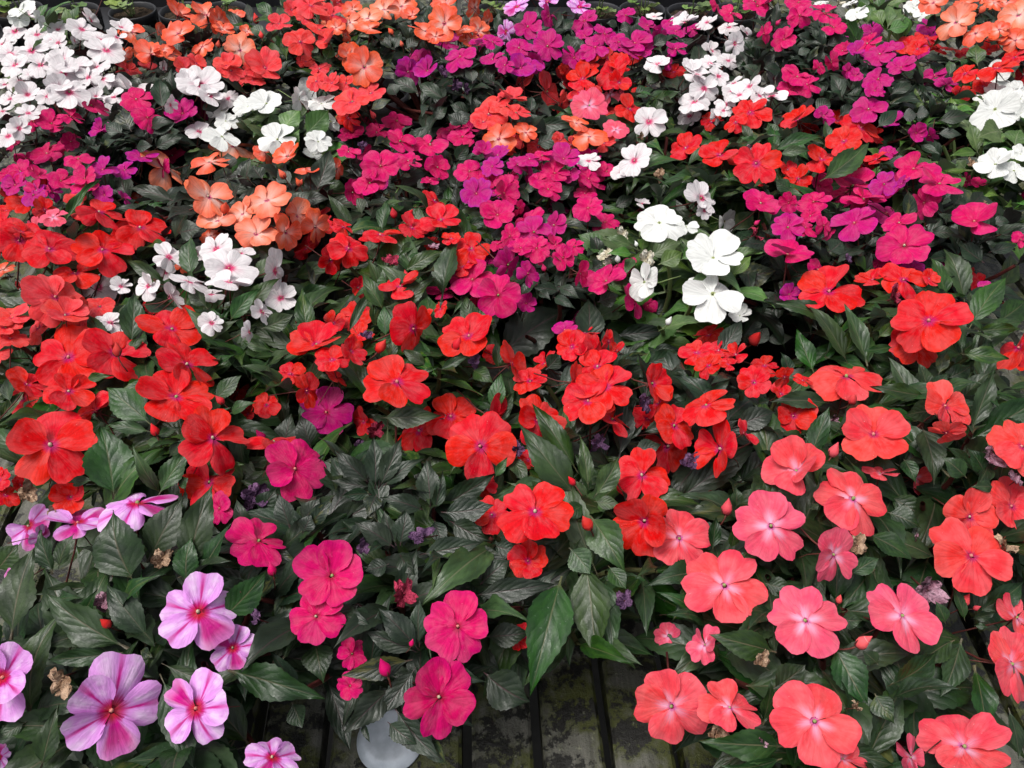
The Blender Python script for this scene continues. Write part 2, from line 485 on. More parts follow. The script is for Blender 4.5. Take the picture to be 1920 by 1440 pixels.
CENTRE_MESH = {}
def centre_mesh(kind, i):
    key = (kind, i)
    if key in CENTRE_MESH: return CENTRE_MESH[key]
    g = random.Random(500 + i)
    th = THROAT['pale'] if kind == 'W' else THROAT['pink'] if kind in 'CKP' else THROAT['red']
    st = STAMEN['green'] if kind in 'CKW' else STAMEN[g.choice(['cream', 'green', 'red'])]
    sk = STEM['pale'] if kind == 'W' else STEM['red']
    mb = MB()
    mb.lathe([(0.105, 0.035), (0.075, 0.0), (0.05, -0.06), (0.03, -0.10), (0.001, -0.11)], 8, 0)
    lx, ly = g.uniform(-0.03, 0.03), g.uniform(0.0, 0.05)
    mb.tube([(0, 0, -0.08), (lx * 0.5, ly * 0.5, 0.02), (lx, ly, 0.075), (lx * 1.2, ly * 1.3, 0.11)], [0.022, 0.034, 0.047, 0.026], 6, 1)
    a = g.uniform(0, 6.28); bx, by = math.cos(a), math.sin(a)
    mb.tube([(0, 0, -0.08), (bx * 0.05, by * 0.05, -0.35), (bx * 0.2, by * 0.2, -0.85), (bx * 0.5, by * 0.5, -1.4), (bx * 0.8, by * 0.8, -2.0)], [0.05, 0.036, 0.032, 0.032, 0.034], 5, 2)
    c = math.cos(a + 2); s = math.sin(a + 2)     # nectar spur
    mb.tube([(0, 0, -0.08), (c * 0.15, s * 0.15, -0.4), (c * 0.35, s * 0.35, -0.75), (c * 0.6, s * 0.6, -0.95)], [0.04, 0.022, 0.015, 0.010], 5, 2)
    for q in (0, 2.1):                            # two small sepals
        c, s = math.cos(a + q), math.sin(a + q)
        mb.tube([(0, 0, -0.07), (c * 0.13, s * 0.13, -0.10), (c * 0.24, s * 0.24, -0.06)], [0.03, 0.045, 0.004], 4, 2)
    CENTRE_MESH[key] = mb.mesh('flower', [th, st, sk])
    return CENTRE_MESH[key]

BUD_MESH = {}
def bud_mesh(kind):
    if kind not in BUD_MESH:
        mb = MB()
        n = 9
        prof_b = [(0.05, 0.0), (0.26, 0.10), (0.40, 0.34), (0.43, 0.55), (0.33, 0.80), (0.17, 1.08), (0.06, 1.28), (0.004, 1.38)]
        base = 0
        mb.lathe(prof_b, n, 0)
        vv = []
        for i, (x, y, z) in enumerate(mb.v):
            a = math.atan2(y, x)
            q = 1 + 0.10 * math.sin(3 * a + 3.5 * z)
            vv.append((x * q, y * q, z))
        mb.v = vv
        for q in (0.3, 2.4, 4.5):
            c, s = math.cos(q), math.sin(q)
            mb.tube([(c * 0.05, s * 0.05, -0.02), (c * 0.30, s * 0.30, 0.12), (c * 0.42, s * 0.42, 0.36), (c * 0.44, s * 0.44, 0.5)], [0.05, 0.08, 0.05, 0.004], 4, 1)
        mb.tube([(0, 0, 0.03), (0.02, 0.05, -0.4), (0.05, 0.25, -0.9), (0.1, 0.6, -1.5)], [0.09, 0.07, 0.06, 0.065], 5, 1)
        BUD_MESH[kind] = mesh_from('bud', mb.v, mb.f, [PETAL[kind], STEM['pale'] if kind == 'W' else STEM['red']], [(0.7, 0.65 + 0.2 * q[2]) for q in mb.v], mb.m)
    return BUD_MESH[kind]

WITHER_MESH = {}
def wither_mesh(kind, i):
    key = (kind, i)
    if key in WITHER_MESH: return WITHER_MESH[key]
    g = random.Random(800 + i * 7)
    V, F = [], []
    for q in range(5):                            # shrivelled petals folded over each other
        a = q * 1.25 + g.uniform(-0.3, 0.3)
        ca, sa = math.cos(a), math.sin(a)
        ln = g.uniform(0.35, 0.6); fl = g.uniform(0.1, 0.6); curl = g.uniform(-0.9, 0.4)
        base = len(V); nu, nv = 5, 6
        for r_ in range(nv):
            t = r_ / (nv - 1)
            for c_ in range(nu):
                u = c_ / (nu - 1) - 0.5
                w = 0.42 * (0.25 + math.sin(math.pi * min(1, t * 0.8 + 0.1)) * 0.8)
                x = t * ln; y = u * w
                z = fl * t + curl * t * t * ln * 1.3 + 0.10 * math.sin(9 * u + 5 * t + q) + g.uniform(-0.05, 0.05)
                y += g.uniform(-0.035, 0.035); x += g.uniform(-0.04, 0.04)
                V.append((x * ca - y * sa, x * sa + y * ca, z))
        for r_ in range(nv - 1):
            for c_ in range(nu - 1):
                k = base + r_ * nu + c_
                F.append((k, k + 1, k + nu + 1, k + nu))
    fm = [0] * len(F)
    mb = MB(); mb.v, mb.f, mb.m = V, F, fm
    mb.tube([(0, 0, 0.05), (0.05, 0, -0.3), (0.2, 0.1, -0.9)], [0.05, 0.035, 0.03], 5, 1)
    WITHER_MESH[key] = mb.mesh('withered_flower', [WITHER[kind], STEM['red']])
    return WITHER_MESH[key]

STEM_MESH = {}
def stem_mesh(kind):
    if kind not in STEM_MESH:
        mb = MB()
        pts, rad = [], []
        for i in range(6):
            t = i / 5
            pts.append((2.2 * math.sin(t * math.pi), 0.8 * math.sin(2 * t * math.pi), t)); rad.append(1.15 - 0.5 * t)
        base = 0
        for i, p in enumerate(pts):
            for j in range(6):
                a = 2 * math.pi * j / 6
                mb.v.append((p[0] + rad[i] * math.cos(a), p[1] + rad[i] * math.sin(a), p[2]))
        for i in range(5):
            for j in range(6):
                mb.f.append((i * 6 + j, i * 6 + (j + 1) % 6, (i + 1) * 6 + (j + 1) % 6, (i + 1) * 6 + j)); mb.m.append(0)
        STEM_MESH[kind] = mb.mesh('stem', [STEM[kind]])
    return STEM_MESH[kind]

def pot_meshes(mat, name, rt=0.066, rb=0.048, h=0.115):
    mb = MB()
    mb.lathe([(0.001, 0.002), (rb, 0.002), (rb + 0.002, 0.004), (rt - 0.005, h - 0.022), (rt, h - 0.021), (rt + 0.001, h - 0.002), (rt - 0.001, h), (rt - 0.004, h - 0.001), (rt - 0.006, h - 0.02)], 28, 0)
    return mb.mesh(name, [mat])
def soil_mesh(r, z, seed):
    g = random.Random(seed)
    V, F = [(0, 0, z + 0.004)], []
    n = 16
    for k, rr in enumerate((0.35, 0.7, 1.0)):
        for j in range(n):
            a = 2 * math.pi * j / n
            V.append((r * rr * math.cos(a), r * rr * math.sin(a), z + g.uniform(-0.003, 0.004)))
    for j in range(n):
        F.append((0, 1 + j, 1 + (j + 1) % n))
        for k in range(2):
            a = 1 + k * n
            F.append((a + j, a + n + j, a + n + (j + 1) % n, a + (j + 1) % n))
    return mesh_from('soil', V, F, SOIL)
POTS = {'black': pot_meshes(POT_BLACK, 'pot'), 'white': pot_meshes(POT_WHITE, 'pot', 0.070, 0.052, 0.115)}
SOILS = [soil_mesh(0.0585, 0.098, i) for i in range(3)]

# ------------------------------------------------------------------ the setting: ground and bench
gm = MB()
gm.v = [(-30, -20, -0.78), (30, -20, -0.78), (30, 40, -0.78), (-30, 40, -0.78)]
gm.f = [(0, 1, 2, 3)]; gm.m = [0]
ground = tag(link('ground', gm.mesh('ground', [CONCRETE], False)), kind='structure')

BENCH_YAW = R(2.9)
bench = link('display_bench', None)
bench.location = (0, 0, 0)
bench.rotation_euler = (0, 0, BENCH_YAW)
tag(bench, 'weathered grey-green slatted bench top with black gaps under the flowering plants', 'bench')
def slat_mesh(seed):
    g = random.Random(seed)
    V, F = [], []
    ny = 24
    y0, y1 = 0.10, 2.78
    for i in range(ny + 1):
        y = y0 + (y1 - y0) * i / ny
        w = 0.0350 + g.uniform(-0.0011, 0.0008); dz = g.uniform(-0.0012, 0.0012)
        for x, z in ((-w, -0.045), (-w, -0.004), (-w + 0.004, 0.0), (w - 0.004, 0.0), (w, -0.004), (w, -0.045)):
            V.append((x + g.uniform(-0.0006, 0.0006), y, z + dz))
    for i in range(ny):
        for j in range(6):
            F.append((i * 6 + j, i * 6 + (j + 1) % 6, (i + 1) * 6 + (j + 1) % 6, (i + 1) * 6 + j)[::-1])
    F.append(tuple(range(6))); F.append(tuple(ny * 6 + 5 - j for j in range(6)))
    return mesh_from('slat', V, F, SLAT, smooth=False)
slats = [slat_mesh(i) for i in range(5)]
PITCH_X = 0.083
# one gap passes under photo pixel (1003, 1330)
gp = at(1003, 1330, 0.0)
gx = gp.x * math.cos(BENCH_YAW) + gp.y * math.sin(BENCH_YAW)
for i in range(-19, 20):
    o = link('slat', slats[i % 5], bench)
    o.location = (gx + PITCH_X * (i + 0.5), rnd.uniform(-0.01, 0.01), -0.002 + rnd.uniform(-0.001, 0.001))
for y in (0.25, 1.4, 2.6):
    mb = MB(); mb.box(-1.65, 1.65, y - 0.03, y + 0.03, -0.13, -0.049)
    link('rail', mb.mesh('rail', [SLAT], False), bench)
    for x in (-1.5, 0, 1.5):
        mb = MB(); mb.box(x - 0.03, x + 0.03, y - 0.028, y + 0.028, -0.779, -0.132)
        link('leg', mb.mesh('leg', [SLAT], False), bench)

# ------------------------------------------------------------------ flower data, read off the photograph tile by tile
TILE = {c: ((i % 3) * 640, (0, 340)[i // 3] if i < 6 else (700, 1060)[i // 3 - 2]) for i, c in enumerate('ABCDEFGHIJKL')}
TILE['A'], TILE['B'], TILE['C'] = (0, 0), (640, 0), (1280, 0)

PLANTS = [
 dict(k='WA', c='W', f='bright', label='small pure white impatiens at the far left corner with bright green leaves',
   fl='A:130,60,150 110,105,110 205,110,90@.5R'),
 dict(k='PA', c='P', f='bronze', label='white impatiens dense with bloom at the far left, below the corner plant',
   fl='A:90,180,170 210,200,150 300,230,120 330,170,110 460,170,160 560,230,190 600,290,190@.6U 60,310,170 90,370,170 180,290,170 350,340,150 420,380,190 230,370,160 360,415,190 545,385,150 330,245,110@.5L 680,160,130 660,215,110 925,385,80@.5L 500,440,140 20,250,130'),
 dict(k='PB', c='P', f='bronze', label='blush white impatiens at the left edge, just behind the left cerise plants',
   fl='A:30,480,110 160,540,150 390,525,210 330,500,150 270,545,120 60,560,120d 20,630,140d 160,640,130 750,510,240@.45U 640,550,120 580,445,130 240,640,90d 600,630,90d 50,770,150 110,725,120 120,460,120'),
 dict(k='PC', c='P', f='dark', label='white pink-eyed impatiens with few flowers, beside the left pure white plant',
   fl='A:1130,490,260@.7U 1180,545,150@.5U 955,590,100@.6R 1120,745,160d 1060,470,140', lv='A:920,620>900,440,110 830,720>980,690,90 1200,640>1180,560,110 400,610>260,590,120', pot=(330, 260)),
 dict(k='WB', c='W', f='bright', label='pure white impatiens left of the centre, among orange and cerise neighbours',
   fl='A:1250,630,160 1310,575,120 1400,605,170 1500,590,200@.6U 1270,685,130 1250,775,210@.6U 1560,790,210@.7U 1790,800,140 1760,875,120d 1740,515,140@.8U 1680,560,130@.6R 1810,590,180@.5U 1150,840,80d', lv='A:1590,740>1690,620,150 1710,760>1850,620,150 1590,660>1500,700,110 1680,590>1700,480,80 1250,640>1130,600,110 1700,660>1680,590,70'),
 dict(k='MA', c='M', f='dark', label='cerise impatiens left of the white plants, topmost of the two at the left',
   fl='A:510,600,190@.5U 770,565,180@.7U 830,665,170@.7U 1030,645,190F 190,690,160@.5L 290,700,150 400,660,130@.5U 570,735,130Vd 90,800,130@.6L 400,800,110d', lv='A:740,740>690,610,120 850,760>990,690,90 700,760>590,690,90 760,830>860,820,80 870,840>1040,770,90'),
 dict(k='MB', c='M', f='dark', label='cerise and violet impatiens at the left edge above the scarlet plants',
   fl='A:270,870,190 440,900,170 120,970,150 40,990,130 580,960,160V 480,1010,150 90,1045,150F 800,890,180V 970,880,150 700,960,130V 210,1075,130 D:190,80,140V 480,30,160 590,80,120V 80,20,130F'),
 dict(k='OA', c='O', f='bronze', label='pale orange impatiens at the back, right beside the far left white plant',
   fl='A:1160,90,200@.5U 1000,90,170@.4U 1010,195,190 1140,265,130 740,185,140@.7U 1250,170,130 960,310,130@.6U 850,310,170 890,180,100@.5R 1230,120,150@.6R 1390,180,90 1350,285,190H 920,280,110 800,290,120@.6L', bd='A:1005,40,40 1225,255,45', lv='A:1400,200>1240,60,90 1420,130>1390,20,70 850,240>760,200,90'),
 dict(k='SA', c='S', f='dark', label='coral red impatiens in front of the pale orange plant at the back',
   fl='A:1280,370,150 720,400,140@.6U 1040,395,150@.7U 1100,360,120@.6U 830,390,110@.5U 1490,390,220@.8U 1430,400,140 1420,460,140 1380,450,110d 1300,400,130 1720,350,110', pot=(420, 110)),
 dict(k='SC', c='S', f='green', label='coral red impatiens at the back between the two orange plants',
   fl='A:1690,240,180@.9U 1750,40,200@.5U 1570,140,140@.6U 1870,90,150 1720,110,120@.5U 1850,240,140 1890,160,110O 1760,20,150 1640,60,110', bd='A:1440,110,55 1470,200,45', lv='A:1550,110>1440,20,80 1640,170>1560,40,110 1480,280>1600,310,80 1500,200>1400,160,80 1830,340>1870,260,80 1740,300>1790,250,70'),
 dict(k='SD', c='S', f='dark', label='coral red impatiens beside the right pure white flowers, left of the bench gap',
   fl='A:1800,390,130 1780,460,130 1870,470,120 1470,500,60F B:60,580,210 170,530,160@.6U 30,470,110 40,670,150Rd', bd='B:180,650,50', lv='B:160,620>280,560,70 60,500>50,440,60'),
 dict(k='OC', c='O', f='dark', label='large orange impatiens at the back, left of the violet plants',
   fl='B:580,135,200@.95U 150,110,180H@.6U 50,130,130H 240,60,170H@.7U 340,40,180@.7U 160,170,170@.35U 590,30,170@.6U 750,40,130@.6R 770,175,140@.7R 820,120,110@.5R 470,180,190@.35U 530,210,120 60,60,130 400,90,110 700,170,110', bd='B:280,180,45 340,250,35', lv='B:300,280>340,190,60 290,280>210,215,60 360,280>440,210,80 250,360>310,390,50'),
 dict(k='OE', c='O', f='dark', label='orange impatiens with one round bloom facing out, below the back orange plant', pot=(742, 178), potc='white',  # white pot suggests the bright floor glimpsed through the bench gap
   fl='B:130,380,205@.95U 40,320,160@.7U A:1900,330,110', lv='B:440,530>290,450,100 310,540>270,470,90'),
 dict(k='VA', c='F', f='dark', label='violet magenta impatiens at the back, topped by a few pale lavender stars',
   fl='B:990,45,170L@.5U 1160,15,120L@.5U 1340,45,130L@.6U 930,180,130L@.6L 1050,155,160 1160,265,180@.9U 1000,275,160 850,240,130@.5U 1170,90,130@.6L 1370,120,150@.6U', lv='B:1200,180>1230,60,60 1230,170>1310,110,70 1310,320>1270,190,110'),
 dict(k='VB', c='F', f='dark', label='violet magenta impatiens just left of the front row salmon plant at the back', pot=(840, 170),
   fl='B:590,250,160@.5U 670,325,190@.5U 485,405,160V 440,340,140 850,340,140@.5U 1010,390,170V@.6U 1060,370,150V 770,260,110@.4U 640,225,90 920,370,110', wi='B:640,480,90p 570,410,80p 700,510,80p', lv='B:690,440>640,370,80 740,470>720,380,80 800,470>880,330,70 860,480>800,410,80 590,570>430,470,90 520,680>600,600,80 640,690>740,650,110'),
 dict(k='VC', c='F', f='dark', label='magenta impatiens at the back, right of the lavender-topped violet plant',
   fl='B:1480,195,150@.6U 1600,90,110@.7U 1370,205,110 1430,270,170@.6U 1650,250,190@.6U 1720,150,130 1620,300,140 1390,310,120 1690,285,120 1880,180,120 1880,280,130 1850,125,110@.5U 1560,240,120', lv='B:1340,330>1280,200,110 1560,150>1490,130,60 1750,260>1840,200,80 1560,170>1640,150,70'),
 dict(k='RA', c='R', f='green', label='scarlet impatiens at the back, between the magenta and salmon plants',
   fl='B:1290,390,150@.7U 1390,350,120@.7U 1500,330,150@.6U 1640,340,150@.5U 1360,450,180@.6U 1530,420,200@.6U 1560,470,140 1340,520,140d 1690,510,120d 1620,620,180 1400,530,130d 1870,410,130@.6U 1570,370,140', lv='B:1430,400>1410,350,50 1550,370>1550,310,60 1590,370>1690,280,60 1720,480>1780,400,80 1640,540>1760,500,90 1550,560>1520,590,60'),
 dict(k='SB', c='S', f='dark', label='orange salmon impatiens right of centre at the back, with narrow splayed petals',
   fl='B:1010,480,190@.5UL 870,590,180@.5U 960,560,180@.5U 980,640,170@.4U 1150,520,210@.4R 830,650,200@.7U 800,690,150@.7U 885,785,190O@.9U 1035,750,140O 960,800,140d 930,845,110d', lv='B:1060,640>1070,540,60 720,640>610,590,80 900,470>840,420,60 700,700>600,640,100'),
 dict(k='SE', c='S', f='dark', label='salmon impatiens with a three-lobed pink bloom, beside a lone white flower',
   fl='B:1395,775,200O 1390,600,210K@.8U 1545,735,150K 1290,820,140d 1490,640,120d 1110,830,130d 1480,810,130d 1230,790,110d', lv='B:1090,820>1260,780,130 1090,710>1330,720,90 1290,620>1240,540,80 1560,850>1580,790,80'),
 dict(k='PD', c='P', f='green', label='white impatiens with crimson eyes right of centre, between salmon and scarlet',
   fl='B:1730,690,190@.8U 1650,910,200@.9U 1390,910,150 1580,970,130d 1750,500,90d E:1690,130,90d F:100,100,210 120,165,100', wi='B:1685,770,60t 1790,980,80t', lv='B:1880,700>1820,690,90 1640,720>1580,740,60 1900,940>1740,960,70'),
 dict(k='ME', c='M', f='dark', label='cerise impatiens left of centre, behind the orange plant with upturned petals',
   fl='B:310,685,170@.6U 200,750,130@.6U 60,750,150@.5U 330,800,180@.6U 40,860,130 220,940,220@.8U 540,945,150@.9U 160,1035,190@.7U 500,820,200@.6U 120,860,110d', wi='B:120,820,70p 400,930,60m', lv='B:270,790>180,820,80 660,870>730,800,80 420,1060>490,1010,70'),
 dict(k='MH', c='M', f='dark', label='cerise and violet impatiens in the centre, below the salmon plants',
   fl='B:610,740,160@.6U 720,730,150@.6U 680,775,150@.6U 720,970,190@.7U 760,1050,150V 930,1050,150@.8U 880,880,150V 850,940,140V 1060,900,150F@.5U 990,930,120F 1130,880,120@.5U 1250,900,180F@.6U 1200,980,170@.6U 1390,1010,150 1490,970,140@.6U 1180,1060,120 800,860,130F 830,1005,120 1290,990,110F', lv='B:640,910>720,810,90 760,960>840,910,70 1250,1040>1330,1030,90 1030,1060>1110,1050,70'),
 dict(k='PE', c='P', f='bronze', label='white impatiens with blush backs in the right half, beside the back magenta plant',
   fl='C:20,130,150 140,130,120@.5U 260,155,130@.6U 290,245,130@.8R 160,290,130d 255,345,120d 40,390,140 80,430,160 200,430,120 120,500,160 70,580,180@.6U 40,655,140d B:1900,110,110 1760,100,100 1780,365,150@.5U', lv='C:150,210>160,130,60 230,130>260,70,40 430,420>330,370,80'),
 dict(k='PG', c='P', f='bronze', label='low white impatiens overlapped by scarlet blooms in the right half',
   fl='C:240,590,120 320,540,140@.6U 380,490,150@.7U 500,545,180@.5U 290,470,110 230,625,100 690,610,110@.6R 430,540,140 280,520,120', pot=(1400, 190)),
 dict(k='MF', c='M', f='dark', pot=(1545, 112), potc='white', label='cerise impatiens at the back right, in front of the black pots',  # pot made white in place of bright floor showing between the plants
   fl='C:270,80,130@.5U 420,40,170@.6U 480,20,120 650,20,150@.5U 660,90,150@.7U 460,190,120@.6L 570,225,140@.9U 800,80,150 850,160,150@.6U 780,60,110 900,290,110@.7U 400,10,130', bd='C:535,130,38', lv='C:480,260>370,270,80 560,400>450,380,90 720,230>640,200,80 800,260>940,220,90 640,310>720,280,60'),
 dict(k='WC', c='W', f='bright', label='pure white impatiens with few flowers at the very back right',
   fl='C:980,75,130 940,30,80 1300,50,110@.7U 1345,85,90@.6U 780,20,90d', wi='C:880,20,70w', lv='C:1150,160>1230,50,100 1150,170>1270,150,100 1130,150>1060,60,90 1150,140>1150,30,80 1230,150>1180,90,90 1360,160>1450,100,100'),
 dict(k='MG', c='F', f='dark', label='magenta impatiens on the right, behind the right scarlet plants and before the white',
   fl='C:640,440,190M 700,480,150M 600,510,130M 840,350,110M@.6L 970,430,90 1040,250,150M@.5U 1110,310,170@.6U 1170,290,140@.5U 1100,450,160@.7U 1230,385,160@.6U 1080,515,110 1045,620,190@.9U 1065,195,150V@.7U 1375,155,120V@.6U 980,290,110V', lv='C:900,560>830,420,90 920,500>870,450,80 1010,470>1010,400,60 740,620>830,560,100 880,660>960,590,70'),
 dict(k='MI', c='F', f='dark', label='magenta impatiens with many bare dark leaves, left of the right edge white plant',
   fl='C:1420,430,170@.6U 1480,480,120 1330,310,110@.6U 1250,290,130 1310,750,120@.9R 790,655,120 1190,690,130Vd 1160,860,100d', lv='C:1090,720>1210,620,90 1230,660>1320,650,90 1310,640>1390,640,110 1430,680>1620,650,90 1160,540>1290,480,80 1330,560>1240,540,80 1430,750>1570,760,70 1330,810>1450,870,60'),
 dict(k='RB', c='R', f='green', label='deep scarlet impatiens at the right, in front of the back right orange plant',
   fl='C:1270,265,170@.6U 1370,225,150d@.7U 1450,285,150d 1590,315,130d 1590,415,130@.8U 1720,285,120d 1770,390,200@.5U 1870,325,130@.6U 1580,525,110d 1690,490,110d 1320,280,120', lv='C:1390,280>1530,150,40 1660,370>1650,250,110 1730,260>1770,190,80 1500,430>1500,340,60'),
 dict(k='OD', c='O', f='dark', label='orange impatiens with pale pink hearts at the back right corner',
   fl='C:1410,20,160@.7U 1540,130,200H@.8U 1650,190,150@.7U 1890,90,220H@.8U 1870,230,150 1780,170,120 1590,30,120@.6U 1750,20,110 1820,20,120@.5U 1900,20,120', bd='C:1685,55,60', lv='C:1360,150>1450,95,70 1700,230>1600,230,80'),
 dict(k='WD', c='W', f='bright', label='pure white impatiens at the right edge with leaves cascading below it',
   fl='C:1750,450,200@.8U 1760,620,250@.9U 1780,540,170 1900,560,120 1890,510,130 1690,560,100 1760,930,210@.7U 1860,965,170 1900,870,110 1900,640,110', wi='C:1625,920,55t', lv='C:1800,740>1650,780,170 1870,820>1900,730,150 1660,860>1500,880,70 1740,880>1860,840,70 1800,720>1690,820,130 1590,950>1540,890,70 1740,1010>1750,950,70'),
 dict(k='RC', c='R', f='green', label='scarlet impatiens right of centre with three round blooms facing out in a row',
   fl='C:380,640,220@.7U 300,690,130 160,690,130@.7U 650,680,200@.6U 710,725,130d 870,690,150@.6U 1000,725,220@.6U 910,800,200@.8U 1080,765,140 20,840,190 210,880,230 415,925,270 780,905,230d 1010,930,180d 1090,900,130@.5U 650,1010,150d 590,960,120d', wi='C:370,840,70m', lv='C:500,850>790,775,90 540,870>720,850,70 390,800>330,700,60 770,1020>1050,800,150 430,810>320,770,50 1080,840>1210,800,60 830,830>800,680,60 520,780>480,690,80 620,1070>520,1010,90 110,760>150,860,80'),
 dict(k='OB', c='O', f='bronze', label='orange impatiens with upturned petals and bronze leaves, left of centre',
   fl='A:920,950,300H@.4U 1180,920,220@.5U 1310,830,240H@.35U 1620,885,180@.6U 1490,865,150@.4U 1740,955,160@.4U 1890,950,120@.6R D:1170,95,280H@.6U 1505,115,250H@.7U 1440,305,240H@.8U 1600,285,220@.7R 1030,470,100d 1185,310,120d 790,90,110d', bd='A:1235,905,50 1590,985,60 1680,1030,50 D:1265,155,80 1690,10,40', lv='D:990,115>715,38,100 740,150>690,-60,140 850,180>1080,140,60 1290,280>1090,190,90 1620,160>1750,60,110 1420,120>1250,180,90 1290,-60>1280,-160,110 1780,60>1860,-180,150 1480,-10>1420,-90,110 1640,20>1560,-60,90 1700,110>1850,100,90 1000,290>1150,260,140'),
 dict(k='RD', c='R', f='green', label='scarlet impatiens at the left edge below the cerise and violet plant',
   fl='D:150,130,200@.5U 250,165,160@.6U 40,170,150@.5U 560,180,270@.6U 790,270,290@.7U 580,395,310@.75U 110,340,270@.8U 280,390,300@.8U 10,400,130 300,205,150K@.6U 420,110,120S 20,250,150@.5U 120,290,160@.4U', lv='D:760,450>960,300,75 335,290>560,-10,60 410,380>465,285,60 480,490>270,435,90 350,590>610,500,110 310,150>280,30,110 390,160>400,90,70 90,130>20,40,80 240,130>260,60,50'),
 dict(k='SF', c='S', f='green', label='coral scarlet impatiens with crowded soft petals at the left edge, midway down',
   fl='D:310,660,330@.8U 70,775,210@.6U 30,830,200@.5U 60,890,190@.6U 220,830,210d 370,760,230@.6U 440,730,180@.6R 20,500,130O@.4U 120,600,110d', lv='D:110,640>365,560,70 0,700>230,615,80 170,780>340,720,55 0,610>90,530,120 460,780>380,700,60'),
 dict(k='PF', c='P', f='green', label='white and blush pink impatiens left of centre, amid scarlet blooms',
   fl='D:1220,385,190@.8U 1350,410,170@.5U 1290,495,280@.8U 1290,575,250@.55U 950,430,180@.8U 940,515,140d 840,590,170@.7L 560,600,220@.8L 560,740,130d 620,800,160@.6U 1190,640,140d 1060,570,200@.4U 1470,735,160@.6R 1190,800,140@.9U 1400,850,120@.5R 1580,660,190d', wi='D:890,575,80t', lv='D:1085,550>1080,305,130 1430,560>1570,420,110 1400,720>1575,545,110 530,740>705,690,80 1290,790>1470,600,110 1170,720>1060,600,100 800,690>1060,740,100 1470,830>1650,750,120 1690,960>1360,820,110 1540,960>1360,900,80'),
 dict(k='RE', c='R', f='green', label='scarlet impatiens left of centre, right beside the orange upturned blooms',
   fl='D:1780,230,190@.5U 1870,265,140@.6U 1730,385,190d E:40,385,220@.8U 10,260,120@.6U 220,310,240@.3U 560,225,215@.6U 730,385,215@.8U 620,325,110@.6U 510,350,90d', bd='E:295,185,65 375,195,75 365,525,45', wi='E:290,450,90c 530,370,60m', lv='E:225,290>265,105,90 350,510>590,390,100 320,430>475,330,85 560,680>650,330,170 180,440>200,370,70 120,190>70,90,100 60,260>180,230,70 1900,-30>1890,-80,80 430,280>440,140,90 90,470>60,400,60 D:1640,545>1900,470,110 1660,650>1910,600,110'),
 dict(k='R3', c='R', f='green', label='scarlet impatiens in the middle, left of the big grey-green leaf',
   fl='E:90,600,130@.7R 330,600,250@.4U 90,770,210d 400,830,280@.7R 720,880,330@.7U 50,960,190@.7R 560,720,110@.6L 850,980,110d H:315,60,400@.75U 1060,50,200@.6U D:1780,930,300@.6U 1870,1010,190@.7U 1880,800,150d E:950,1030,250@.5R G:1720,100,190@.7R 1400,230,130d 1340,110,150d', bd='E:220,935,90 650,920,80', wi='E:150,870,70p 750,1010,90p', lv='E:300,745>530,540,110 240,730>120,520,110 30,870>170,610,60 490,830>480,640,150 740,830>700,640,110 290,1010>280,880,70 890,1070>870,900,70 620,760>725,635,30 250,880>240,700,90 480,1040>330,940,80 540,1070>720,980,60 80,1000>70,820,60 D:1740,900>1700,600,120 1560,930>1480,950,60 H:220,250>565,238,140 860,230>900,0,110 890,300>970,100,70 740,-20>860,60,110'),
 dict(k='R7', c='R', f='dark', label='scarlet impatiens right of the big grey-green leaf, around a tall upright leaf',
   fl='E:1300,935,190@.9U 1400,960,190@.7R 1500,900,130@.6R 1440,1050,240 H:1390,165,310@.85U 1490,85,330@.8U 1740,60,250@.6R 1720,260,170d E:1255,840,140F', wi='H:1440,390,130p 1700,180,140p', lv='E:870,1000>1290,718,280 1395,910>1390,660,190 1520,870>1840,840,110 1700,770>1915,645,110 1740,960>1915,945,80 1490,1010>1470,830,70 1280,980>1230,960,60 1700,1030>1910,950,110 1150,1060>1230,970,110 H:1560,500>1585,98,150 1680,340>1920,230,80 1620,380>1700,280,30 1690,150>1910,160,90 1640,440>1800,400,120'),
 dict(k='W1', c='W', f='bright', label='pure white impatiens right of centre with five blown-out blooms in a line',
   fl='E:1790,240,270@.75U 1710,570,220@.7L F:170,440,330@.8U 170,640,330@.9U 320,760,130d 230,225,150@.5R 20,260,140@.6U', bd='E:1555,440,50 1660,355,35 1840,790,55', wi='E:1580,305,100w 1490,425,110w 1720,440,120w', lv='E:1730,430>1918,340,120 1480,400>1330,300,140 1640,410>1490,410,70 1690,390>1700,310,70 1780,470>1920,400,120 1640,360>1480,310,80 1640,430>1590,540,70 F:280,280>400,170,120 -20,450>160,330,90 270,540>385,420,80 30,200>170,270,60 40,560>160,560,80'),
 dict(k='M3', c='M', f='dark', label='cerise impatiens in the centre, just behind the big grey-green leaf',
   fl='E:740,560,250@.8U 930,470,210F@.6R 885,645,240@.9U 1250,430,140@.8L 1310,370,110 1340,520,150@.6R 1490,570,240@.7U 1650,670,200@.7R 1720,700,110d 1040,690,120Fd 1200,250,160F@.7U 1080,290,200F@.9U 950,310,130@.8L 1010,380,160 1100,380,160 830,440,120Fd 1400,560,140d', bd='E:1140,490,45', lv='E:1000,650>1110,565,75 1230,620>1080,600,80 1220,590>1340,660,80 1170,560>1110,520,80 1090,480>1010,450,90 1440,680>1560,640,120 1160,500>1180,420,80 1410,490>1470,450,90 1190,650>1320,720,70 1110,620>1180,670,60'),
 dict(k='M4', c='M', f='dark', label='cerise and fuchsia impatiens in the centre, above the bare dark leaves',
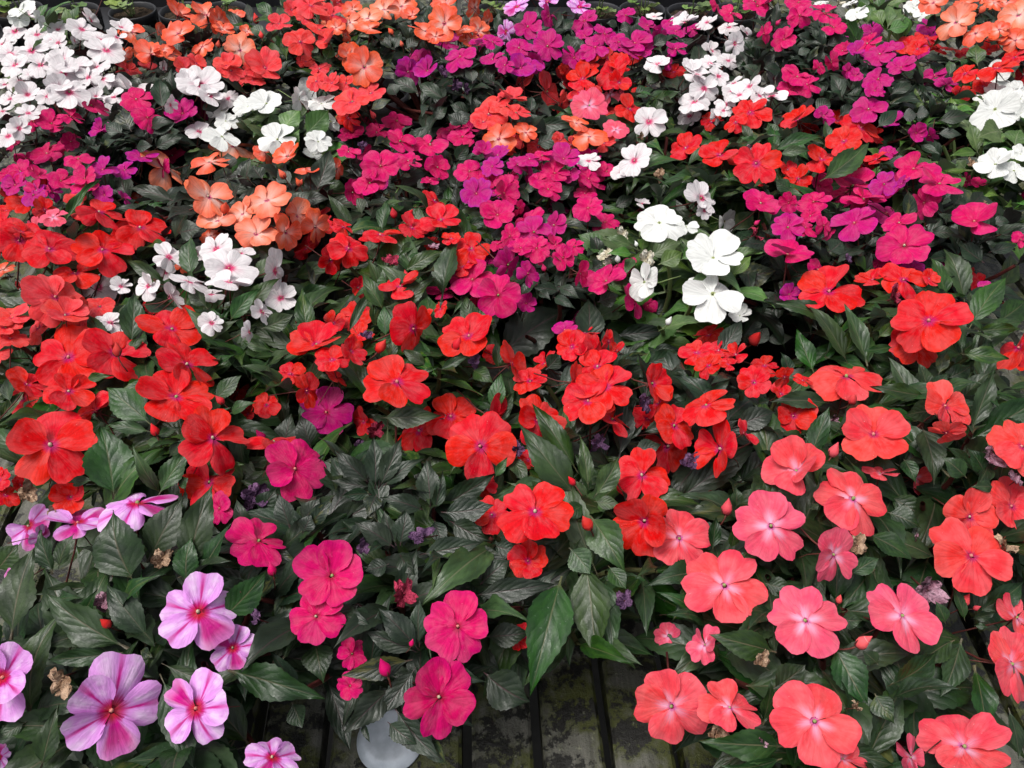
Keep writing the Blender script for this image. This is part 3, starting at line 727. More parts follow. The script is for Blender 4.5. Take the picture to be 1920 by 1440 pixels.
   fl='E:760,75,190V@.9U 910,70,180@.7R 880,195,210@.8U 1000,150,100@.6R 1160,50,170@.6U 1390,155,180@.7U 1410,20,150 1490,40,90Vd 180,30,190F@.8U 1670,195,100d 1110,0,120', lv='E:1190,110>1300,30,90 1300,180>1500,260,90 1270,180>1180,120,80 1530,150>1650,80,80 640,170>560,140,90 830,290>960,320,90 700,250>850,230,80 480,60>590,60,90 380,60>460,100,70 1040,250>1180,180,80'),
 dict(k='M2', c='M', f='dark', label='cerise impatiens at the right, between the white plants and scarlet front blooms',
   fl='F:440,130,210@.65U 600,120,120@.8L 740,120,190@.7U 590,265,190F@.8U 690,265,150@.6U 790,250,120@.5R 590,420,270 760,500,150d 970,240,250F@.65U 920,70,230@.5U 1020,105,230@.4U 600,640,130Vd', bd='F:415,235,40', wi='F:930,440,70p 400,310,110c', lv='F:300,550>530,500,160 480,350>340,360,100 760,340>760,220,100 560,160>490,230,100 630,640>530,570,110 870,420>1030,390,50 900,330>830,230,80 540,280>480,290,90 820,400>900,330,120'),
 dict(k='M5', c='M', f='dark', label='cerise impatiens at the right edge, behind the pointed green leaves',
   fl='F:1245,370,290@.95U 1220,240,190@.6U 1640,235,270@.65U 1900,330,110 1100,475,90d 1470,500,110Vd 1710,620,120Fd 1910,110,100d 1290,490,120Vd C:1300,960,260@.6U 950,1050,230@.5U 1440,1045,260@.5U 1130,1040,150V@.8U 1660,1030,100', wi='F:1700,130,60t', lv='F:1260,220>1265,50,100 1330,170>1250,150,80 1390,290>1540,300,90 1700,460>1540,340,130 1520,140>1560,60,110 1730,240>1840,230,80 1720,400>1880,360,80 1610,140>1690,60,100 1480,170>1350,150,90 1790,130>1880,60,90'),
 dict(k='R6', c='R', f='green', label='orange-scarlet impatiens at the right with the largest blooms and pointed upright leaves',
   fl='F:820,630,390@.75U 1070,560,180@.35U 1240,560,240@.6U 1380,550,120@.6R 1385,795,450@.85U 1320,920,290d 1600,490,80d 1660,570,120@.6R 1900,940,300@.6L 1850,1010,150d', wi='F:1190,655,160c', lv='F:840,780>500,688,120 930,1030>690,690,150 740,1080>640,830,120 1040,1040>908,690,130 1480,660>1370,410,120 1590,690>1470,380,150 1610,830>1820,540,160 1800,600>1840,400,150 1610,740>1608,600,55 1770,790>1930,670,160 1560,970>1835,1000,110 1190,930>1010,955,60 1440,1090>1490,950,80 1630,850>1910,830,80 870,840>860,720,60 1100,880>1190,780,70 900,990>960,800,110'),
 dict(k='R2', c='R', f='dark', label='scarlet impatiens right of centre with a rolled bloom and a long curved leaf',
   fl='F:80,970,200@.7U 150,870,180@.5U 300,980,140@.6U 150,1040,160@.7U 460,1040,150d 710,950,130d I:400,55,190@.9U 130,190,300@.6U 620,245,250d 220,430,310@.6L 340,340,170@.5R 550,120,140d 570,20,130@.5R', bd='F:405,890,100', wi='I:845,270,90m 60,500,130p', lv='F:190,1000>335,780,130 330,890>430,735,100 600,1090>550,960,90 420,930>480,820,90 460,900>620,880,90 I:-40,720>440,385,190 280,310>525,220,150 430,530>600,415,120 130,130>270,30,60 420,170>490,150,70 -60,290>220,210,90 100,110>240,110,60'),
 dict(k='R4', c='R', f='green', label='scarlet impatiens at the left above the lavender star flowers',
   fl='D:390,1000,400@.8U 960,840,340@.7U 1050,1040,330@.6U 870,710,120@.8U G:290,415,470@.9U 1195,375,390@.85U 985,145,390@.7U 150,70,220@.6U 390,110,280@.7U 1180,620,320d 400,700,230d 0,600,140 30,690,170@.7U 130,150,200d 1500,180,150d', bd='D:660,955,80 G:1240,155,65 870,325,75', wi='G:155,670,140t 290,785,70t', lv='D:80,1080>165,880,130 640,950>500,750,100 735,930>755,630,150 690,1010>825,870,75 850,990>1110,945,70 G:640,710>565,295,280 890,690>1075,420,140 850,290>600,80,190 850,330>600,290,85 880,350>1030,300,60 270,160>415,75,90 -10,280>145,90,70 1200,170>1360,10,110 1290,230>1440,165,90 1060,560>1380,510,110 590,300>600,115,100 60,170>40,20,80 820,380>940,400,60 1000,640>1060,590,90 950,470>1030,370,90 380,590>520,600,80 480,30>640,10,60'),
 dict(k='R1', c='R', f='green', label='scarlet impatiens in the front centre around a large leaf rosette',
   fl='H:785,415,390@.95U 620,250,310@.8U 1090,790,430 1100,270,310@.8R 1695,580,340@.9U 1710,830,400@.9L 1050,1060,250d 130,270,170@.8L 850,800,220d 800,640,150d 1050,490,130d K:1030,400,150d 1000,420,120d', bd='H:1385,850,105 1300,610,60', wi='H:620,275,110m 190,320,130c 990,430,100p 100,400,70p K:1590,200,130p', lv='H:1320,690>1000,285,210 1390,650>1340,340,90 1420,700>1560,470,140 1370,740>1245,810,110 1420,720>1568,738,90 1400,800>1600,1130,230 1330,560>1070,165,140 1280,980>1400,1130,170 860,590>935,470,60 940,470>1050,630,100 1390,700>1310,600,50 450,420>680,560,120 K:1370,-40>1428,520,250 1240,60>1060,740,280 1500,0>1603,135,120'),
 dict(k='C3', c='S', f='coral', label='salmon impatiens at the right edge, behind the front coral plant',
   fl='I:1075,355,400 1470,190,310@.7R 1900,420,350 1610,810,310d 1840,755,340d 1620,1035,450@.8UR 920,30,380@.5U 1880,940,130d 1480,330,190@.6D', bd='I:955,150,75', wi='F:1215,1010,140m I:1720,460,150m 1800,985,160t 1870,600,110m', lv='I:1345,300>1410,640,180 1370,130>1050,75,110 1440,220>1250,240,150 1400,100>1490,0,90 840,170>490,160,120 1800,265>1620,325,75 1750,640>1620,640,80 1600,590>1460,470,130 1700,560>1600,420,140 1330,60>1420,20,80 1370,100>1320,-60,100 1240,480>1310,620,110 1850,90>1740,20,110 1730,480>1650,640,110 1480,30>1620,-40,120 1900,120>1850,90,80'),
 dict(k='C2', c='C', f='coral', label='coral pink impatiens with pale star centres, behind the front right plant',
   fl='I:645,555,400@.9U 950,715,430 495,865,410K 840,1020,340K@.7R 1110,570,200@.5U 1300,590,210@.5R H:1900,930,370', bd='I:850,440,90 250,760,95', wi='I:980,970,150t 1310,930,70m', lv='I:1150,690>1375,830,150 1040,900>1290,1050,170 940,1140>1105,1040,110 170,1000>190,800,90 280,1080>430,1020,90 650,410>760,390,60 350,680>540,720,110 730,730>760,770,60 1150,780>1340,870,160 270,990>290,850,80 300,760>300,640,80'),
 dict(k='C1', c='C', f='coral', label='coral pink impatiens in the front right corner, full of pale-eyed blooms',
   fl='L:235,120,450 690,320,450K 1225,290,450K 130,450,230K@.7L 265,810,340@.8U 740,880,480 1840,560,430 1580,1030,480@.8UL 1290,1080,220K@.6L 900,1100,270@.7U 1870,300,300 K:1860,790,430 1840,400,170Kd', bd='L:1010,435,105 880,195,55 1590,200,75 1650,240,45 575,185,45', wi='L:450,530,110t 215,940,130t 430,980,110m 1370,140,230m 970,800,80t', lv='L:530,490>150,390,180 850,440>1040,800,210 1080,20>890,250,200 890,300>1012,310,110 1640,270>1920,90,150 1570,410>1450,740,180 1640,560>1700,1030,170 1150,680>1430,480,200 560,1085>210,1125,110 580,1020>90,990,200 870,1015>1200,1130,140 500,700>690,560,190 450,900>500,640,110 1080,720>1190,890,150 460,100>640,150,120 740,0>800,200,80 1620,300>1760,260,60 850,260>830,160,50 830,900>800,680,160 1530,420>1330,560,160 1400,560>1250,640,150 1640,340>1720,350,40 1590,320>1510,110,70 1480,330>1420,200,90 1100,560>1010,480,100 1830,800>1890,1090,120'),
 dict(k='M1', c='M', f='dark', label='cerise impatiens in the front centre with small dark leaf rosettes',
   fl='G:1655,545,380@.9U 1840,225,300F@.9U 1240,760,190@.8L 1450,950,350@.85U 1220,840,110d J:1865,65,420 1785,290,310@.9L K:655,350,390 550,740,420@.9D 60,500,180d 50,680,160d', bd='K:245,585,110 395,440,45 G:1530,1110,80 1470,360,80', wi='G:1430,690,190p K:345,165,190c H:460,920,140p 120,980,100p', lv='H:190,650>180,355,130 210,650>340,360,125 160,620>-40,430,130 180,640>-60,600,90 230,640>470,480,110 200,680>150,810,120 170,680>0,690,80 500,760>480,485,150 520,780>570,535,80 540,760>870,560,140 560,780>860,740,170 470,770>215,700,120 520,820>585,985,110 610,830>850,950,140 300,980>70,835,150 310,970>240,770,100 330,970>370,770,140 270,1070>130,1110,120 330,1020>420,1140,110 440,1020>800,950,150 840,960>1000,1000,150 700,1000>930,1050,140 K:120,880>165,1000,45 260,880>430,1010,120 430,490>130,370,120 440,480>210,240,160 440,460>440,190,110 400,530>0,620,140 420,570>210,845,140 490,530>830,660,120 280,690>10,950,180 740,170>1205,105,150 780,110>950,-30,150 800,400>1065,380,150 800,600>1062,770,260 300,800>560,1090,170 480,980>600,1125,120 480,540>520,580,60 640,130>665,50,70 500,430>560,330,90 170,300>20,270,110 G:1590,420>1640,225,150 1750,420>1690,235,130 1630,870>1570,680,130 1700,840>1800,700,130 1450,985>1700,1070,100 1450,780>1560,640,140 1740,860>1880,700,110 1700,900>1750,790,110'),
 dict(k='L1', c='L', f='coral', label='lavender impatiens with magenta star stripes in the front left corner',
   fl='J:1120,270,470 625,815,560@.95D 1110,810,430@.85L 1310,470,280d 30,630,480@.8L 90,90,180@.6L 1530,1090,330@.7U 0,1080,140d G:770,745,470@.5U 170,860,280@.7L 440,850,340@.5U 230,920,150@.6R', bd='J:600,330,80', wi='J:350,640,220t 580,200,140m 1400,190,130t 1450,300,110p G:910,1050,140t', lv='J:850,430>600,110,180 720,470>260,160,220 690,490>270,530,110 910,550>1300,690,100 1280,590>1830,750,210 900,610>1090,1145,210 870,440>945,370,90 790,480>860,520,70 60,420>190,-100,250 1640,120>1550,355,110 1770,430>1820,665,200 230,1140>330,780,150 1640,770>1700,915,150 150,880>-20,990,90 560,120>190,165,90 1250,300>1500,30,200 300,520>250,330,120 G:760,1180>640,770,320 830,1060>1030,700,230 1060,1130>1200,620,210 300,1130>230,880,150 -20,1110>100,960,200 1000,1150>1175,1040,110 330,1100>420,900,120 1050,1180>1080,920,160'),
]

TOK = re.compile(r'^(-?\d+),(-?\d+),(\d+)([A-Za-z]*)(?:@([.\d]+)([UDLR]+))?$')
LTOK = re.compile(r'^(-?\d+),(-?\d+)>(-?\d+),(-?\d+),(\d+)$')
def tokens(s):
    t = None
    for w in s.split():
        m = re.match(r'^([A-L]):', w)
        if m: t = TILE[m.group(1)]; w = w[2:]
        yield t, w
def tx(t, x, y): return t[0] + float(x) / 3, t[1] + float(y) / 3

HTOP = 0.29
for P in PLANTS:
    P['flowers'] = []
    for t, w in tokens(P['fl']):
        m = TOK.match(w); assert m, w
        x, y = tx(t, m[1], m[2])
        fl = m[4]; kinds = [q for q in fl if q.isupper()]
        P['flowers'].append(dict(x=x, y=y, w=float(m[3]) / 3, c=kinds[0] if kinds else P['c'], d='d' in fl,
                                 a=float(m[5]) if m[5] else None, dir=m[6]))
    for key in ('bd', 'wi'):
        P[key + '_'] = []
        for t, w in tokens(P.get(key, '')):
            m = TOK.match(w); assert m, w
            x, y = tx(t, m[1], m[2]); P[key + '_'].append((x, y, float(m[3]) / 3, m[4]))
    P['lv_'] = []
    for t, w in tokens(P.get('lv', '')):
        m = LTOK.match(w); assert m, w
        a, b = tx(t, m[1], m[2]), tx(t, m[3], m[4]); P['lv_'].append((a, b, float(m[5]) / 3))
    # smaller blooms tucked in between in the crowded middle and back of the bed
    extra = []
    for f in P['flowers']:
        if f['y'] > (900 if f['c'] == 'R' else 640) or f['d'] or rnd.random() > (0.22 if f['y'] < 330 else 0.55 if f['y'] < 560 else 0.5) or P['k'] in ('W1', 'WC', 'WA', 'PD', 'WD', 'R6'): continue
        for _ in range(6):
            an = rnd.uniform(0, 6.28); q = f['w'] * rnd.uniform(0.62, 0.95)
            x, y, w = f['x'] + q * math.cos(an), f['y'] + q * math.sin(an) * 0.6, f['w'] * rnd.uniform(0.72, 0.95)
            if all(math.hypot(g['x'] - x, (g['y'] - y) * 1.3) > 0.5 * (g['w'] + w) * 0.62 for g in P['flowers'] + extra):
                extra.append(dict(x=x, y=y, w=w, c=f['c'], d=False, e=True, a=rnd.uniform(0.32, 0.8), dir=rnd.choice(['U', 'U', 'UL', 'UR', 'L', 'R'])))
                break
    P['flowers'] += extra
    pts = [at(f['x'], f['y'], HTOP - 0.02) for f in P['flowers']] + [at(*a, HTOP - 0.03) for a, b, w in P['lv_']]
    xs = [p.x for p in pts]; ys = [p.y for p in pts]
    P['cx'] = 0.5 * (sum(xs) / len(xs)) + 0.25 * (min(xs) + max(xs))
    P['cy'] = 0.5 * (sum(ys) / len(ys)) + 0.25 * (min(ys) + max(ys))
    rad = sorted(math.hypot(p.x - P['cx'], p.y - P['cy']) for p in pts)
    P['R'] = min(0.19, max(0.10, rad[int(len(rad) * 0.85)] * 1.08))
    P['H'] = HTOP + rnd.uniform(-0.008, 0.008)

def dome_z(P, x, y):
    q = min(1.35, math.hypot(x - P['cx'], y - P['cy']) / P['R'])
    return P['H'] - 0.062 * q * q
def on_dome(P, px, py, dz=0.0):
    z = HTOP - 0.02
    for _ in range(4):
        p = at(px, py, z + dz)
        z = 0.5 * z + 0.5 * dome_z(P, p.x, p.y)
    return at(px, py, z + dz)

# pots stand under the crowns, pushed apart until none overlap
for P in PLANTS:
    if P.get('pot'):
        p = at(*P['pot'], 0.115)
        P['px_'], P['py_'] = p.x, p.y
    else:
        P['px_'], P['py_'] = P['cx'], P['cy']
for _ in range(300):
    for i, A in enumerate(PLANTS):
        for B in PLANTS[i + 1:]:
            dx, dy = B['px_'] - A['px_'], B['py_'] - A['py_']
            d = math.hypot(dx, dy) or 1e-6
            if d < 0.146:
                s = (0.146 - d) / d * 0.5
                wa, wb = (0 if A['k'] == 'M1' else 1), (0 if B['k'] == 'M1' else 1)
                A['px_'] -= dx * s * wa; A['py_'] -= dy * s * wa
                B['px_'] += dx * s * wb; B['py_'] += dy * s * wb
    for A in PLANTS:
        A['py_'] = max(A['py_'], 0.24)

DIRV = {'U': (0, 1), 'D': (0, -1), 'L': (-1, 0), 'R': (1, 0)}
FL_PROJ = []          # (x, y, radius px, depth) of every flower, so that no leaf is put in front of one
LF_PROJ = []
for P in PLANTS:
    for f in P['flowers']:
        dz = rnd.uniform(-0.008, 0.010) - (0.014 if f.get('e') else 0) - (rnd.uniform(0.035, 0.05) if f['d'] else 0)
        loc = on_dome(P, f['x'], f['y'], dz)
        f['loc'] = loc
        f['r'] = min(0.050, f['w'] * depth(loc) / FPX * 0.5 * (1.10 if f['y'] < 850 else 1.05))
        FL_PROJ.append((f['x'], f['y'], f['w'] * 0.5, depth(loc)))
    for (x, y, w, k) in P['bd_'] + P['wi_']:
        FL_PROJ.append((x, y, w * 0.5, depth(on_dome(P, x, y, -0.01))))
FLA = np.array(FL_PROJ)

def leaf_matrix(B, T, width, hint):
    y = T - B
    ln = y.length
    yn = y / ln
    z = hint - yn * hint.dot(yn)
    if z.length < 1e-4: z = yn.orthogonal()
    z.normalize()
    x = yn.cross(z)
    return frame(x * width, y, z * ln, B)
def add_leaf(root, base, mat, B, T, width, hint, arch=None):
    a = arch if arch is not None else rnd.randrange(1, 5)
    M = leaf_matrix(B, T, width, hint)
    o = link('leaf', leaf_mesh(mat, a, rnd.randrange(5)), root)
    M.translation = M.translation - base
    o.matrix_basis = M
    return o

OPEN = [  # places where the photograph looks down to the bench between the plants
    [(872, 1385), (985, 1335), (1045, 1262), (1105, 1235), (1150, 1250), (1196, 1300), (1200, 1440), (872, 1440)],
    [(452, 1330), (540, 1310), (600, 1310), (628, 1380), (660, 1440), (452, 1440)],
    [(668, 1368), (792, 1368), (800, 1440), (660, 1440)],
    [(722, 128), (790, 140), (790, 228), (700, 232)],
    [(1752, 240), (1815, 250), (1808, 316), (1752, 300)],
]
def inside(poly, x, y):
    r = False
    j = len(poly) - 1
    for i in range(len(poly)):
        xi, yi = poly[i]; xj, yj = poly[j]
        if (yi > y) != (yj > y) and x < (xj - xi) * (y - yi) / (yj - yi) + xi: r = not r
        j = i
    return r
def blocked(B, T, w, hero):
    """would this leaf stand in front of a flower, a told-apart leaf or a gap that the photograph shows?"""
    side = (T - B).cross(Vector((0, 0, 1)))
    side = side.normalized() * w * 0.45 if side.length > 1e-5 else Vector((w * .45, 0, 0))
    for t, s in ((0.3, 0), (0.55, 0), (0.75, 0)) if hero else ((0.15, 0), (0.45, -1), (0.45, 0), (0.45, 1), (0.65, -0.7), (0.65, 0.7), (0.75, 0), (1.0, 0)):
        x, y, d = proj(B.lerp(T, t) + side * s)
        if d < 0.15: return True
        k = (FLA[:, 0] - x) ** 2 + (FLA[:, 1] - y) ** 2 < (FLA[:, 2] * (0.5 if hero else 0.9)) ** 2
        if (k & (FLA[:, 3] > d - (0.010 if hero else 0.024))).any(): return True
        if not hero:
            if len(LFA):
                k = (LFA[:, 0] - x) ** 2 + (LFA[:, 1] - y) ** 2 < LFA[:, 2] ** 2
                if (k & (LFA[:, 3] > d - 0.002)).any(): return True
            for poly in OPEN:
                if inside(poly, x, y): return True
    return False

ROLE = [(90, 1.06), (90 - 70, 1.0), (90 + 70, 1.0), (90 - 143, 1.0), (90 + 143, 1.0)]
def add_flower(root, base, P, f):
    loc = f['loc']
    V = (CAM - loc).normalized()
    Sx = UP.cross(V).normalized()
    Sy = V.cross(Sx)
    out = Vector((loc.x - P['cx'], loc.y - P['cy'], 0)) / P['R']
    if f['a'] is not None:
        dx = sum(DIRV[c][0] for c in f['dir']); dy = sum(DIRV[c][1] for c in f['dir'])
        ang = math.atan2(dy, dx) + rnd.gauss(0, 0.35)
        a = min(0.99, max(0.25, f['a'] + rnd.gauss(0, 0.03)))
        n = V * a + (Sx * math.cos(ang) + Sy * math.sin(ang)) * math.sqrt(1 - a * a)
    else:
        n = Vector((0, -0.30 if f['y'] > 500 else -0.12, 1)) + out * 0.32 + Vector((rnd.gauss(0, 1), rnd.gauss(0, 1), 0)) * (0.28 if f['y'] < 700 else 0.15)
        n = n.normalized()
        if n.dot(V) < 0.45: n = (n + V * 0.7).normalized()
    n.normalize()
    y = Sy - n * Sy.dot(n)
    if y.length < 1e-3: y = Sx - n * Sx.dot(n)
    y.normalize()
    y = Matrix.Rotation(R(rnd.gauss(0, 28)), 3, n) @ y
    x = y.cross(n)
    r = f['r']
    M = frame(x * r, y * r, n * r, loc - base)
    o = link('flower', centre_mesh(f['c'], rnd.randrange(4)), root, M)
    cup = rnd.gauss(2, 6) if rnd.random() > 0.14 else rnd.uniform(14, 30)
    order = [0, 2, 1, 4, 3] if rnd.random() < 0.5 else [0, 1, 2, 3, 4]
    for lay, q in enumerate(order):
        ang, sc = ROLE[q]
        s = sc * rnd.uniform(0.90, 1.06)
        pm = (Matrix.Rotation(R(ang - 90 + rnd.gauss(0, 4.5)), 4, 'Z') @ Matrix.Translation((0, 0, 0.022 * lay + 0.01))
              @ Matrix.Rotation(R(cup + rnd.gauss(0, 5 if rnd.random() < 0.82 else 19)), 4, 'X') @ Matrix.Rotation(R(rnd.gauss(0, 8)), 4, 'Y')
              @ Matrix.Diagonal((s * rnd.uniform(0.93, 1.10), s, s, 1)))
        link('petal', petal_mesh(f['c'], rnd.randrange(NPET)), o, pm)
    return o

STEMK = {'W': 'pale', 'P': 'red', 'O': 'red', 'S': 'red', 'R': 'green', 'M': 'red', 'F': 'red', 'C': 'red', 'L': 'red'}
LEN = {'green': (0.085, 0.130, 3.8), 'dark': (0.064, 0.098, 3.0), 'bronze': (0.065, 0.098, 2.7), 'bright': (0.065, 0.10, 2.2), 'coral': (0.085, 0.12, 3.1)}
UPV = Vector((0, 0, 1))
HERO = []
# leaves told apart in the photograph
for P in PLANTS:
    P['hero'] = []
    for (a, b, w) in P['lv_']:
        rise = (a[1] - b[1]) / max(1, math.hypot(a[0] - b[0], a[1] - b[1]))     # +1 points up the picture
        B = on_dome(P, a[0], a[1], -0.022)
        lm = math.hypot(a[0] - b[0], a[1] - b[1]) * depth(B) / FPX
        zt = B.z + 0.004 + lm * (0.42 * max(0, rise) - 0.34 * max(0, -rise))
        T = at(b[0], b[1], zt)
        wm = w * depth(B.lerp(T, 0.5)) / FPX * 0.90
        for k in range(2):                     # a leaf lies under the flowers it would hide
            if not blocked(B, T, wm * 0.8, True): break
            B = at(a[0], a[1], B.z - 0.009); T = at(b[0], b[1], T.z - 0.010)
            wm = w * depth(B.lerp(T, 0.5)) / FPX * 0.90
        P['hero'].append((B, T, wm, rise))
        for t in (0.3, 0.5, 0.7):
            x, y, d = proj(B.lerp(T, t))
            LF_PROJ.append((x, y, max(4, w * 0.42), d))
LFA = np.array(LF_PROJ)

for P in PLANTS:
    base = Vector((P['px_'], P['py_'], 0.002))
    root = link('impatiens_plant', None)
    root.location = base
    tag(root, P['label'], 'potted plant', 'flowering impatiens plants on the bench')
    pk = P.get('potc', 'black')
    pot = link('pot', POTS[pk], root)
    if pk == 'white': pot['label'] = 'white plastic pot under the leaves'
    link('soil', SOILS[rnd.randrange(3)], pot)
    sk = STEMK[P['c']]
    mat = P['f']
    for f in P['flowers']:
        add_flower(root, base, P, f)
    for (x, y, w, k) in P['bd_']:
        loc = on_dome(P, x, y, -0.004)
        s = w * depth(loc) / FPX * 0.76
        n = (Vector((rnd.gauss(0, .5), 0.35 + rnd.gauss(0, .3), 0.8))).normalized()
        xx = n.orthogonal().normalized(); yy = n.cross(xx)
        link('bud', bud_mesh('R' if P['c'] == 'L' else P['c']), root, frame(xx * s, yy * s, n * s, loc - base - n * s * 0.5))
    for (x, y, w, k) in P['wi_']:
        loc = on_dome(P, x, y, -0.008)
        s = w * depth(loc) / FPX * 0.85
        n = (Vector((rnd.gauss(0, .5), -0.6 + rnd.gauss(0, .3), 1))).normalized()
        xx = n.orthogonal().normalized(); yy = n.cross(xx)
        kk = {'p': 'purple', 't': 'tan', 'm': 'mauve', 'c': 'crimson', 'w': 'cream'}[k or 'p']
        link('withered_flower', wither_mesh(kk, rnd.randrange(4)), root, frame(xx * s, yy * s, n * s, loc - base))
    for (B, T, wm, rise) in P['hero']:
        out = (T - B); out.z = 0
        hint = UPV + Vector((0, -0.65, 0)) + Vector((rnd.gauss(0, .2), rnd.gauss(0, .15), 0))
        add_leaf(root, base, mat, B, T, wm, hint, arch=rnd.choice([1, 2, 2, 3]))
    # shoots: each a stem from the pot, a rosette at its tip and older leaves lower down
    Rr = P['R']
    n_sh = int(max(9, min(20, 560 * Rr * Rr + 3)))
    lo, hi, asp = LEN[mat]
    ga = 2.399963
    ph0 = rnd.uniform(0, 6.28)
    for i in range(n_sh):
        rr = Rr * 0.95 * math.sqrt((i + 0.4) / n_sh); an = ph0 + ga * i
        sx, sy = P['cx'] + rr * math.cos(an), P['cy'] + rr * math.sin(an)
        sz = dome_z(P, sx, sy) - rnd.uniform(0.025, 0.045)
        tip = Vector((sx, sy, sz))
        lean = Vector((math.cos(an), math.sin(an), 0)) * (rr / Rr) * 0.8
        st0 = base + Vector((0.028 * math.cos(an) * rr / Rr, 0.028 * math.sin(an) * rr / Rr, 0.094))
        ax = tip - st0
        placed = 0
        for tier, (cnt, dz, elev, scl) in enumerate(((5, 0.0, 0.95, 0.72), (5, -0.018, 0.38, 0.95), (4, -0.055, -0.22, 1.08), (2, -0.095, -0.35, 1.1))):
            ph = rnd.uniform(0, 6.28)
            node = tip.lerp(st0, min(0.8, -dz / max(0.05, ax.length)))
            for j in range(cnt):
                for attempt in range(3):
                    aa = ph + 2 * math.pi * j / cnt + rnd.gauss(0, 0.3)
                    el = elev + rnd.gauss(0, 0.18)
                    d = Vector((math.cos(aa), math.sin(aa), 0)) + lean * 0.45
                    d.z = el - 0.10 * d.dot(lean)
                    d.normalize()
                    ln = rnd.uniform(lo, hi) * scl
                    T = node + d * ln
                    wd = ln / asp * rnd.uniform(0.88, 1.15)
                    low = 0.035 + attempt * 0.0
                    if T.z < 0.02: T.z = 0.02 + rnd.uniform(0, 0.02)
                    if blocked(node, T, wd, False): continue
                    hint = UPV - lean * 0.0 + Vector((rnd.gauss(0, .22), rnd.gauss(0, .22), 0)) + d * (-0.2 if el > 0 else 0.3)
                    add_leaf(root, base, mat, node, T, wd, hint)
                    placed += 1
                    break
        hid = any(((FLA[:, 0] - q[0]) ** 2 + (FLA[:, 1] - q[1]) ** 2 < FLA[:, 2] ** 2)[FLA[:, 3] > q[2] - 0.01].any() for q in (proj(st0.lerp(tip, s / 8)) for s in range(2, 9)))
        if placed > 2 and not hid:
            xx = ax.orthogonal().normalized(); yy = ax.normalized().cross(xx)
            link('stem', stem_mesh(sk), root, frame(xx * 0.0042, yy * 0.0042, ax, st0 - base))

# ------------------------------------------------------------------ white saucer lying on the slats
sp = at(731, 1384, 0.006)
mb = MB()
mb.lathe([(0.046, 0.001), (0.047, 0.002), (0.046, 0.004), (0.042, 0.012), (0.037, 0.018), (0.034, 0.0195), (0.031, 0.0185), (0.001, 0.0175)][::-1], 36)
mb.f = [q[::-1] for q in mb.f]
saucer = link('saucer', mb.mesh('saucer', [SAUCER]))
saucer.location = (sp.x, sp.y, 0.001)
saucer.scale = (0.84, 0.84, 0.7)
tag(saucer, 'upturned round white plastic saucer on the bench under the front cerise plant', 'saucer')

# ------------------------------------------------------------------ black pots with seedlings behind the flowers
def tray_pot_mesh():
    mb = MB()
    mb.lathe([(0.001, 0.002), (0.046, 0.002), (0.048, 0.004), (0.058, 0.092), (0.0625, 0.093), (0.0635, 0.112), (0.062, 0.114), (0.058, 0.112), (0.056, 0.09)], 24, 0)
    return mb.mesh('pot', [POT_BLACK])
def rib_mesh():
    mb = MB(); mb.tube([(0.0505, 0, 0.01), (0.0595, 0, 0.088)], [0.0026, 0.0026], 5, 0)
    return mb.mesh('rib', [POT_BLACK])
def hoop_mesh():
    mb = MB(); mb.lathe([(0.0545, 0.052), (0.0580, 0.053), (0.0582, 0.058), (0.0550, 0.059)], 24, 0)
    return mb.mesh('hoop', [POT_BLACK])
def lobed_leaf(seed):
    g = random.Random(seed)
    V, U, F = [(0, 0, 0)], [(0.5, 0.1)], []
    n = 22
    for k, s in enumerate((0.5, 1.0)):
        for j in range(n):
            a = R(-160) + R(320) * j / (n - 1) + math.pi / 2
            rr = s * (0.5 + (0.045 * abs(math.sin(j * 0.9 + 0.4)) if k else 0)) * (1 - 0.10 * math.cos(a * 2))
            V.append((rr * math.cos(a), 0.15 + rr * math.sin(a), 0.10 * s * s + 0.05 * s * math.sin(5 * a + seed)))
            U.append((0.5 + 0.5 * math.cos(a) * s, 0.5 + 0.5 * math.sin(a) * s))
    for j in range(n - 1):
        F.append((0, 1 + j, 2 + j))
        F.append((1 + j, 1 + n + j, 2 + n + j, 2 + j))
    return mesh_from('leaf', V, F, LEAFMAT['seedling'], U)
TRAY, RIB, HOOP = tray_pot_mesh(), rib_mesh(), hoop_mesh()
LOBED = [lobed_leaf(i) for i in range(4)]
TSOIL = [soil_mesh(0.0565, 0.098, 20 + i) for i in range(3)]
SEED = [(40, 22, 'at the far left corner'), (138, 34, 'second from the left'), (243, 36, 'third from the left, beside the orange flowers'),
        (345, 26, 'behind the pale orange flowers'), (425, 20, 'right of the pale orange flowers'),
        (935, 20, 'left of the pale lavender flowers'), (1120, 22, 'right of the pale lavender flowers'),
        (1203, 24, 'left of the back white flowers'), (1290, 22, 'behind the back white flowers'),
        (1372, 20, 'left of the back right cerise flowers')]
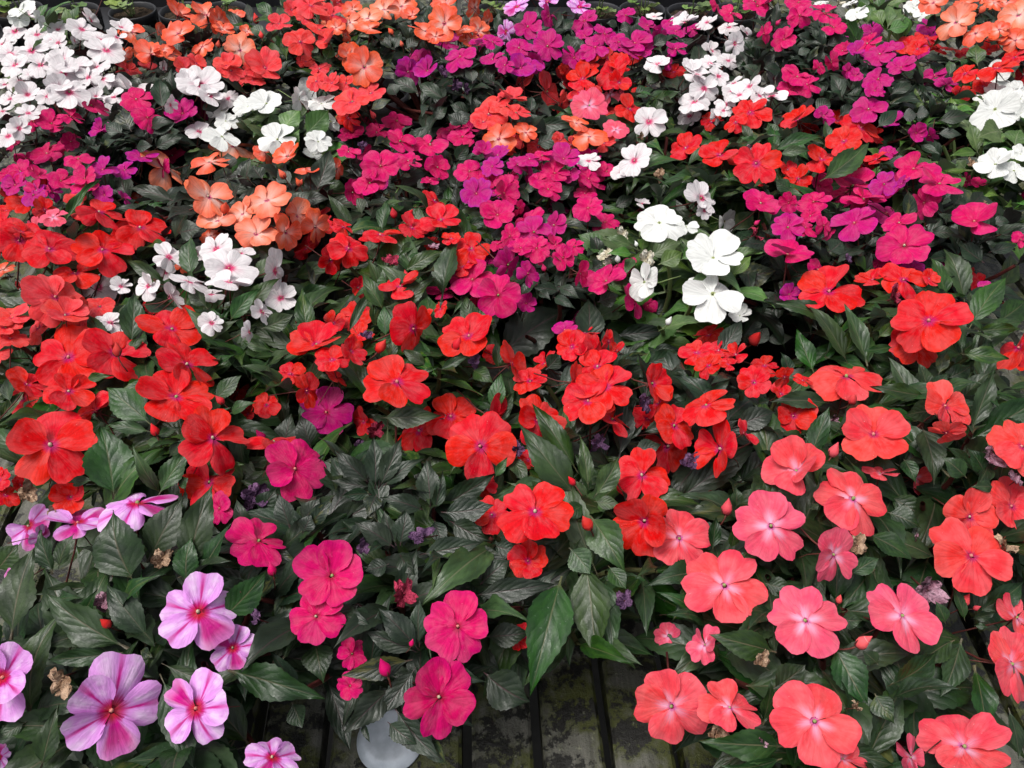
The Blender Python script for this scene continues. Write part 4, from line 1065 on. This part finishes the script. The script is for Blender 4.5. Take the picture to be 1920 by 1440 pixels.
for i, (px, py, where) in enumerate(SEED):
    p = at(px, py, 0.108)
    root = link('seedling_pot', None)
    root.location = (p.x, 2.235 + rnd.uniform(-0.012, 0.012), 0.006)
    root.rotation_euler = (0, 0, rnd.uniform(0, 6))
    tag(root, 'black ribbed pot with a lime green seedling ' + where, 'potted seedling', 'black seedling pots behind the flowers')
    pot = link('pot', TRAY, root)
    for j in range(12):
        o = link('rib', RIB, pot); o.rotation_euler = (0, 0, j * math.pi / 6)
    link('hoop', HOOP, pot)
    link('soil', TSOIL[i % 3], pot)
    zrot = root.rotation_euler.z
    for j in range(6):
        a = (rnd.uniform(0, 6.28) if j > 2 else -math.pi / 2 - zrot + rnd.gauss(0, 0.8)); rr = rnd.uniform(0.005, 0.03) if j > 2 else rnd.uniform(0.02, 0.045)
        st0 = Vector((0.006 * math.cos(a), 0.006 * math.sin(a), 0.097))
        tip = Vector((rr * math.cos(a), rr * math.sin(a), 0.115 + (rnd.uniform(0.01, 0.06) if j > 2 else rnd.uniform(0.0, 0.02))))
        ax = tip - st0; xx = ax.orthogonal().normalized(); yy = ax.normalized().cross(xx)
        link('stem', stem_mesh('pale'), root, frame(xx * 0.0018, yy * 0.0018, ax, st0))
        d = Vector((math.cos(a), math.sin(a), rnd.uniform(0.0, 0.4))).normalized()
        s = rnd.uniform(0.028, 0.045)
        zz = (UPV - d * d.z).normalized(); xx = d.cross(zz)
        link('leaf', LOBED[rnd.randrange(4)], root, frame(xx * s, d * s, zz * s, tip))
for k, (x0, x1, side) in enumerate(((-1.52, -0.66, 'left'), (-0.10, 0.62, 'right of centre'))):
    tr = link('plant_tray', None)
    tr.location = ((x0 + x1) / 2, 2.36, 0.001)
    tag(tr, 'shallow black plastic tray under the seedling pots at the back, ' + side, 'tray', 'black trays behind the flowers')
    hx, hy = (x1 - x0) / 2, 0.20
    mb = MB(); mb.box(-hx, hx, -hy, hy, 0.0, 0.004)
    link('base', mb.mesh('base', [POT_BLACK], False), tr)
    for (a, b, c, d) in ((-hx, hx, -hy - 0.004, -hy - 0.0005), (-hx, hx, hy + 0.0005, hy + 0.004), (-hx - 0.004, -hx - 0.0005, -hy, hy), (hx + 0.0005, hx + 0.004, -hy, hy)):
        mb = MB(); mb.box(a, b, c, d, 0.0, 0.05)
        link('side_wall', mb.mesh('side_wall', [POT_BLACK], False), tr)
bpy.context.view_layer.update()
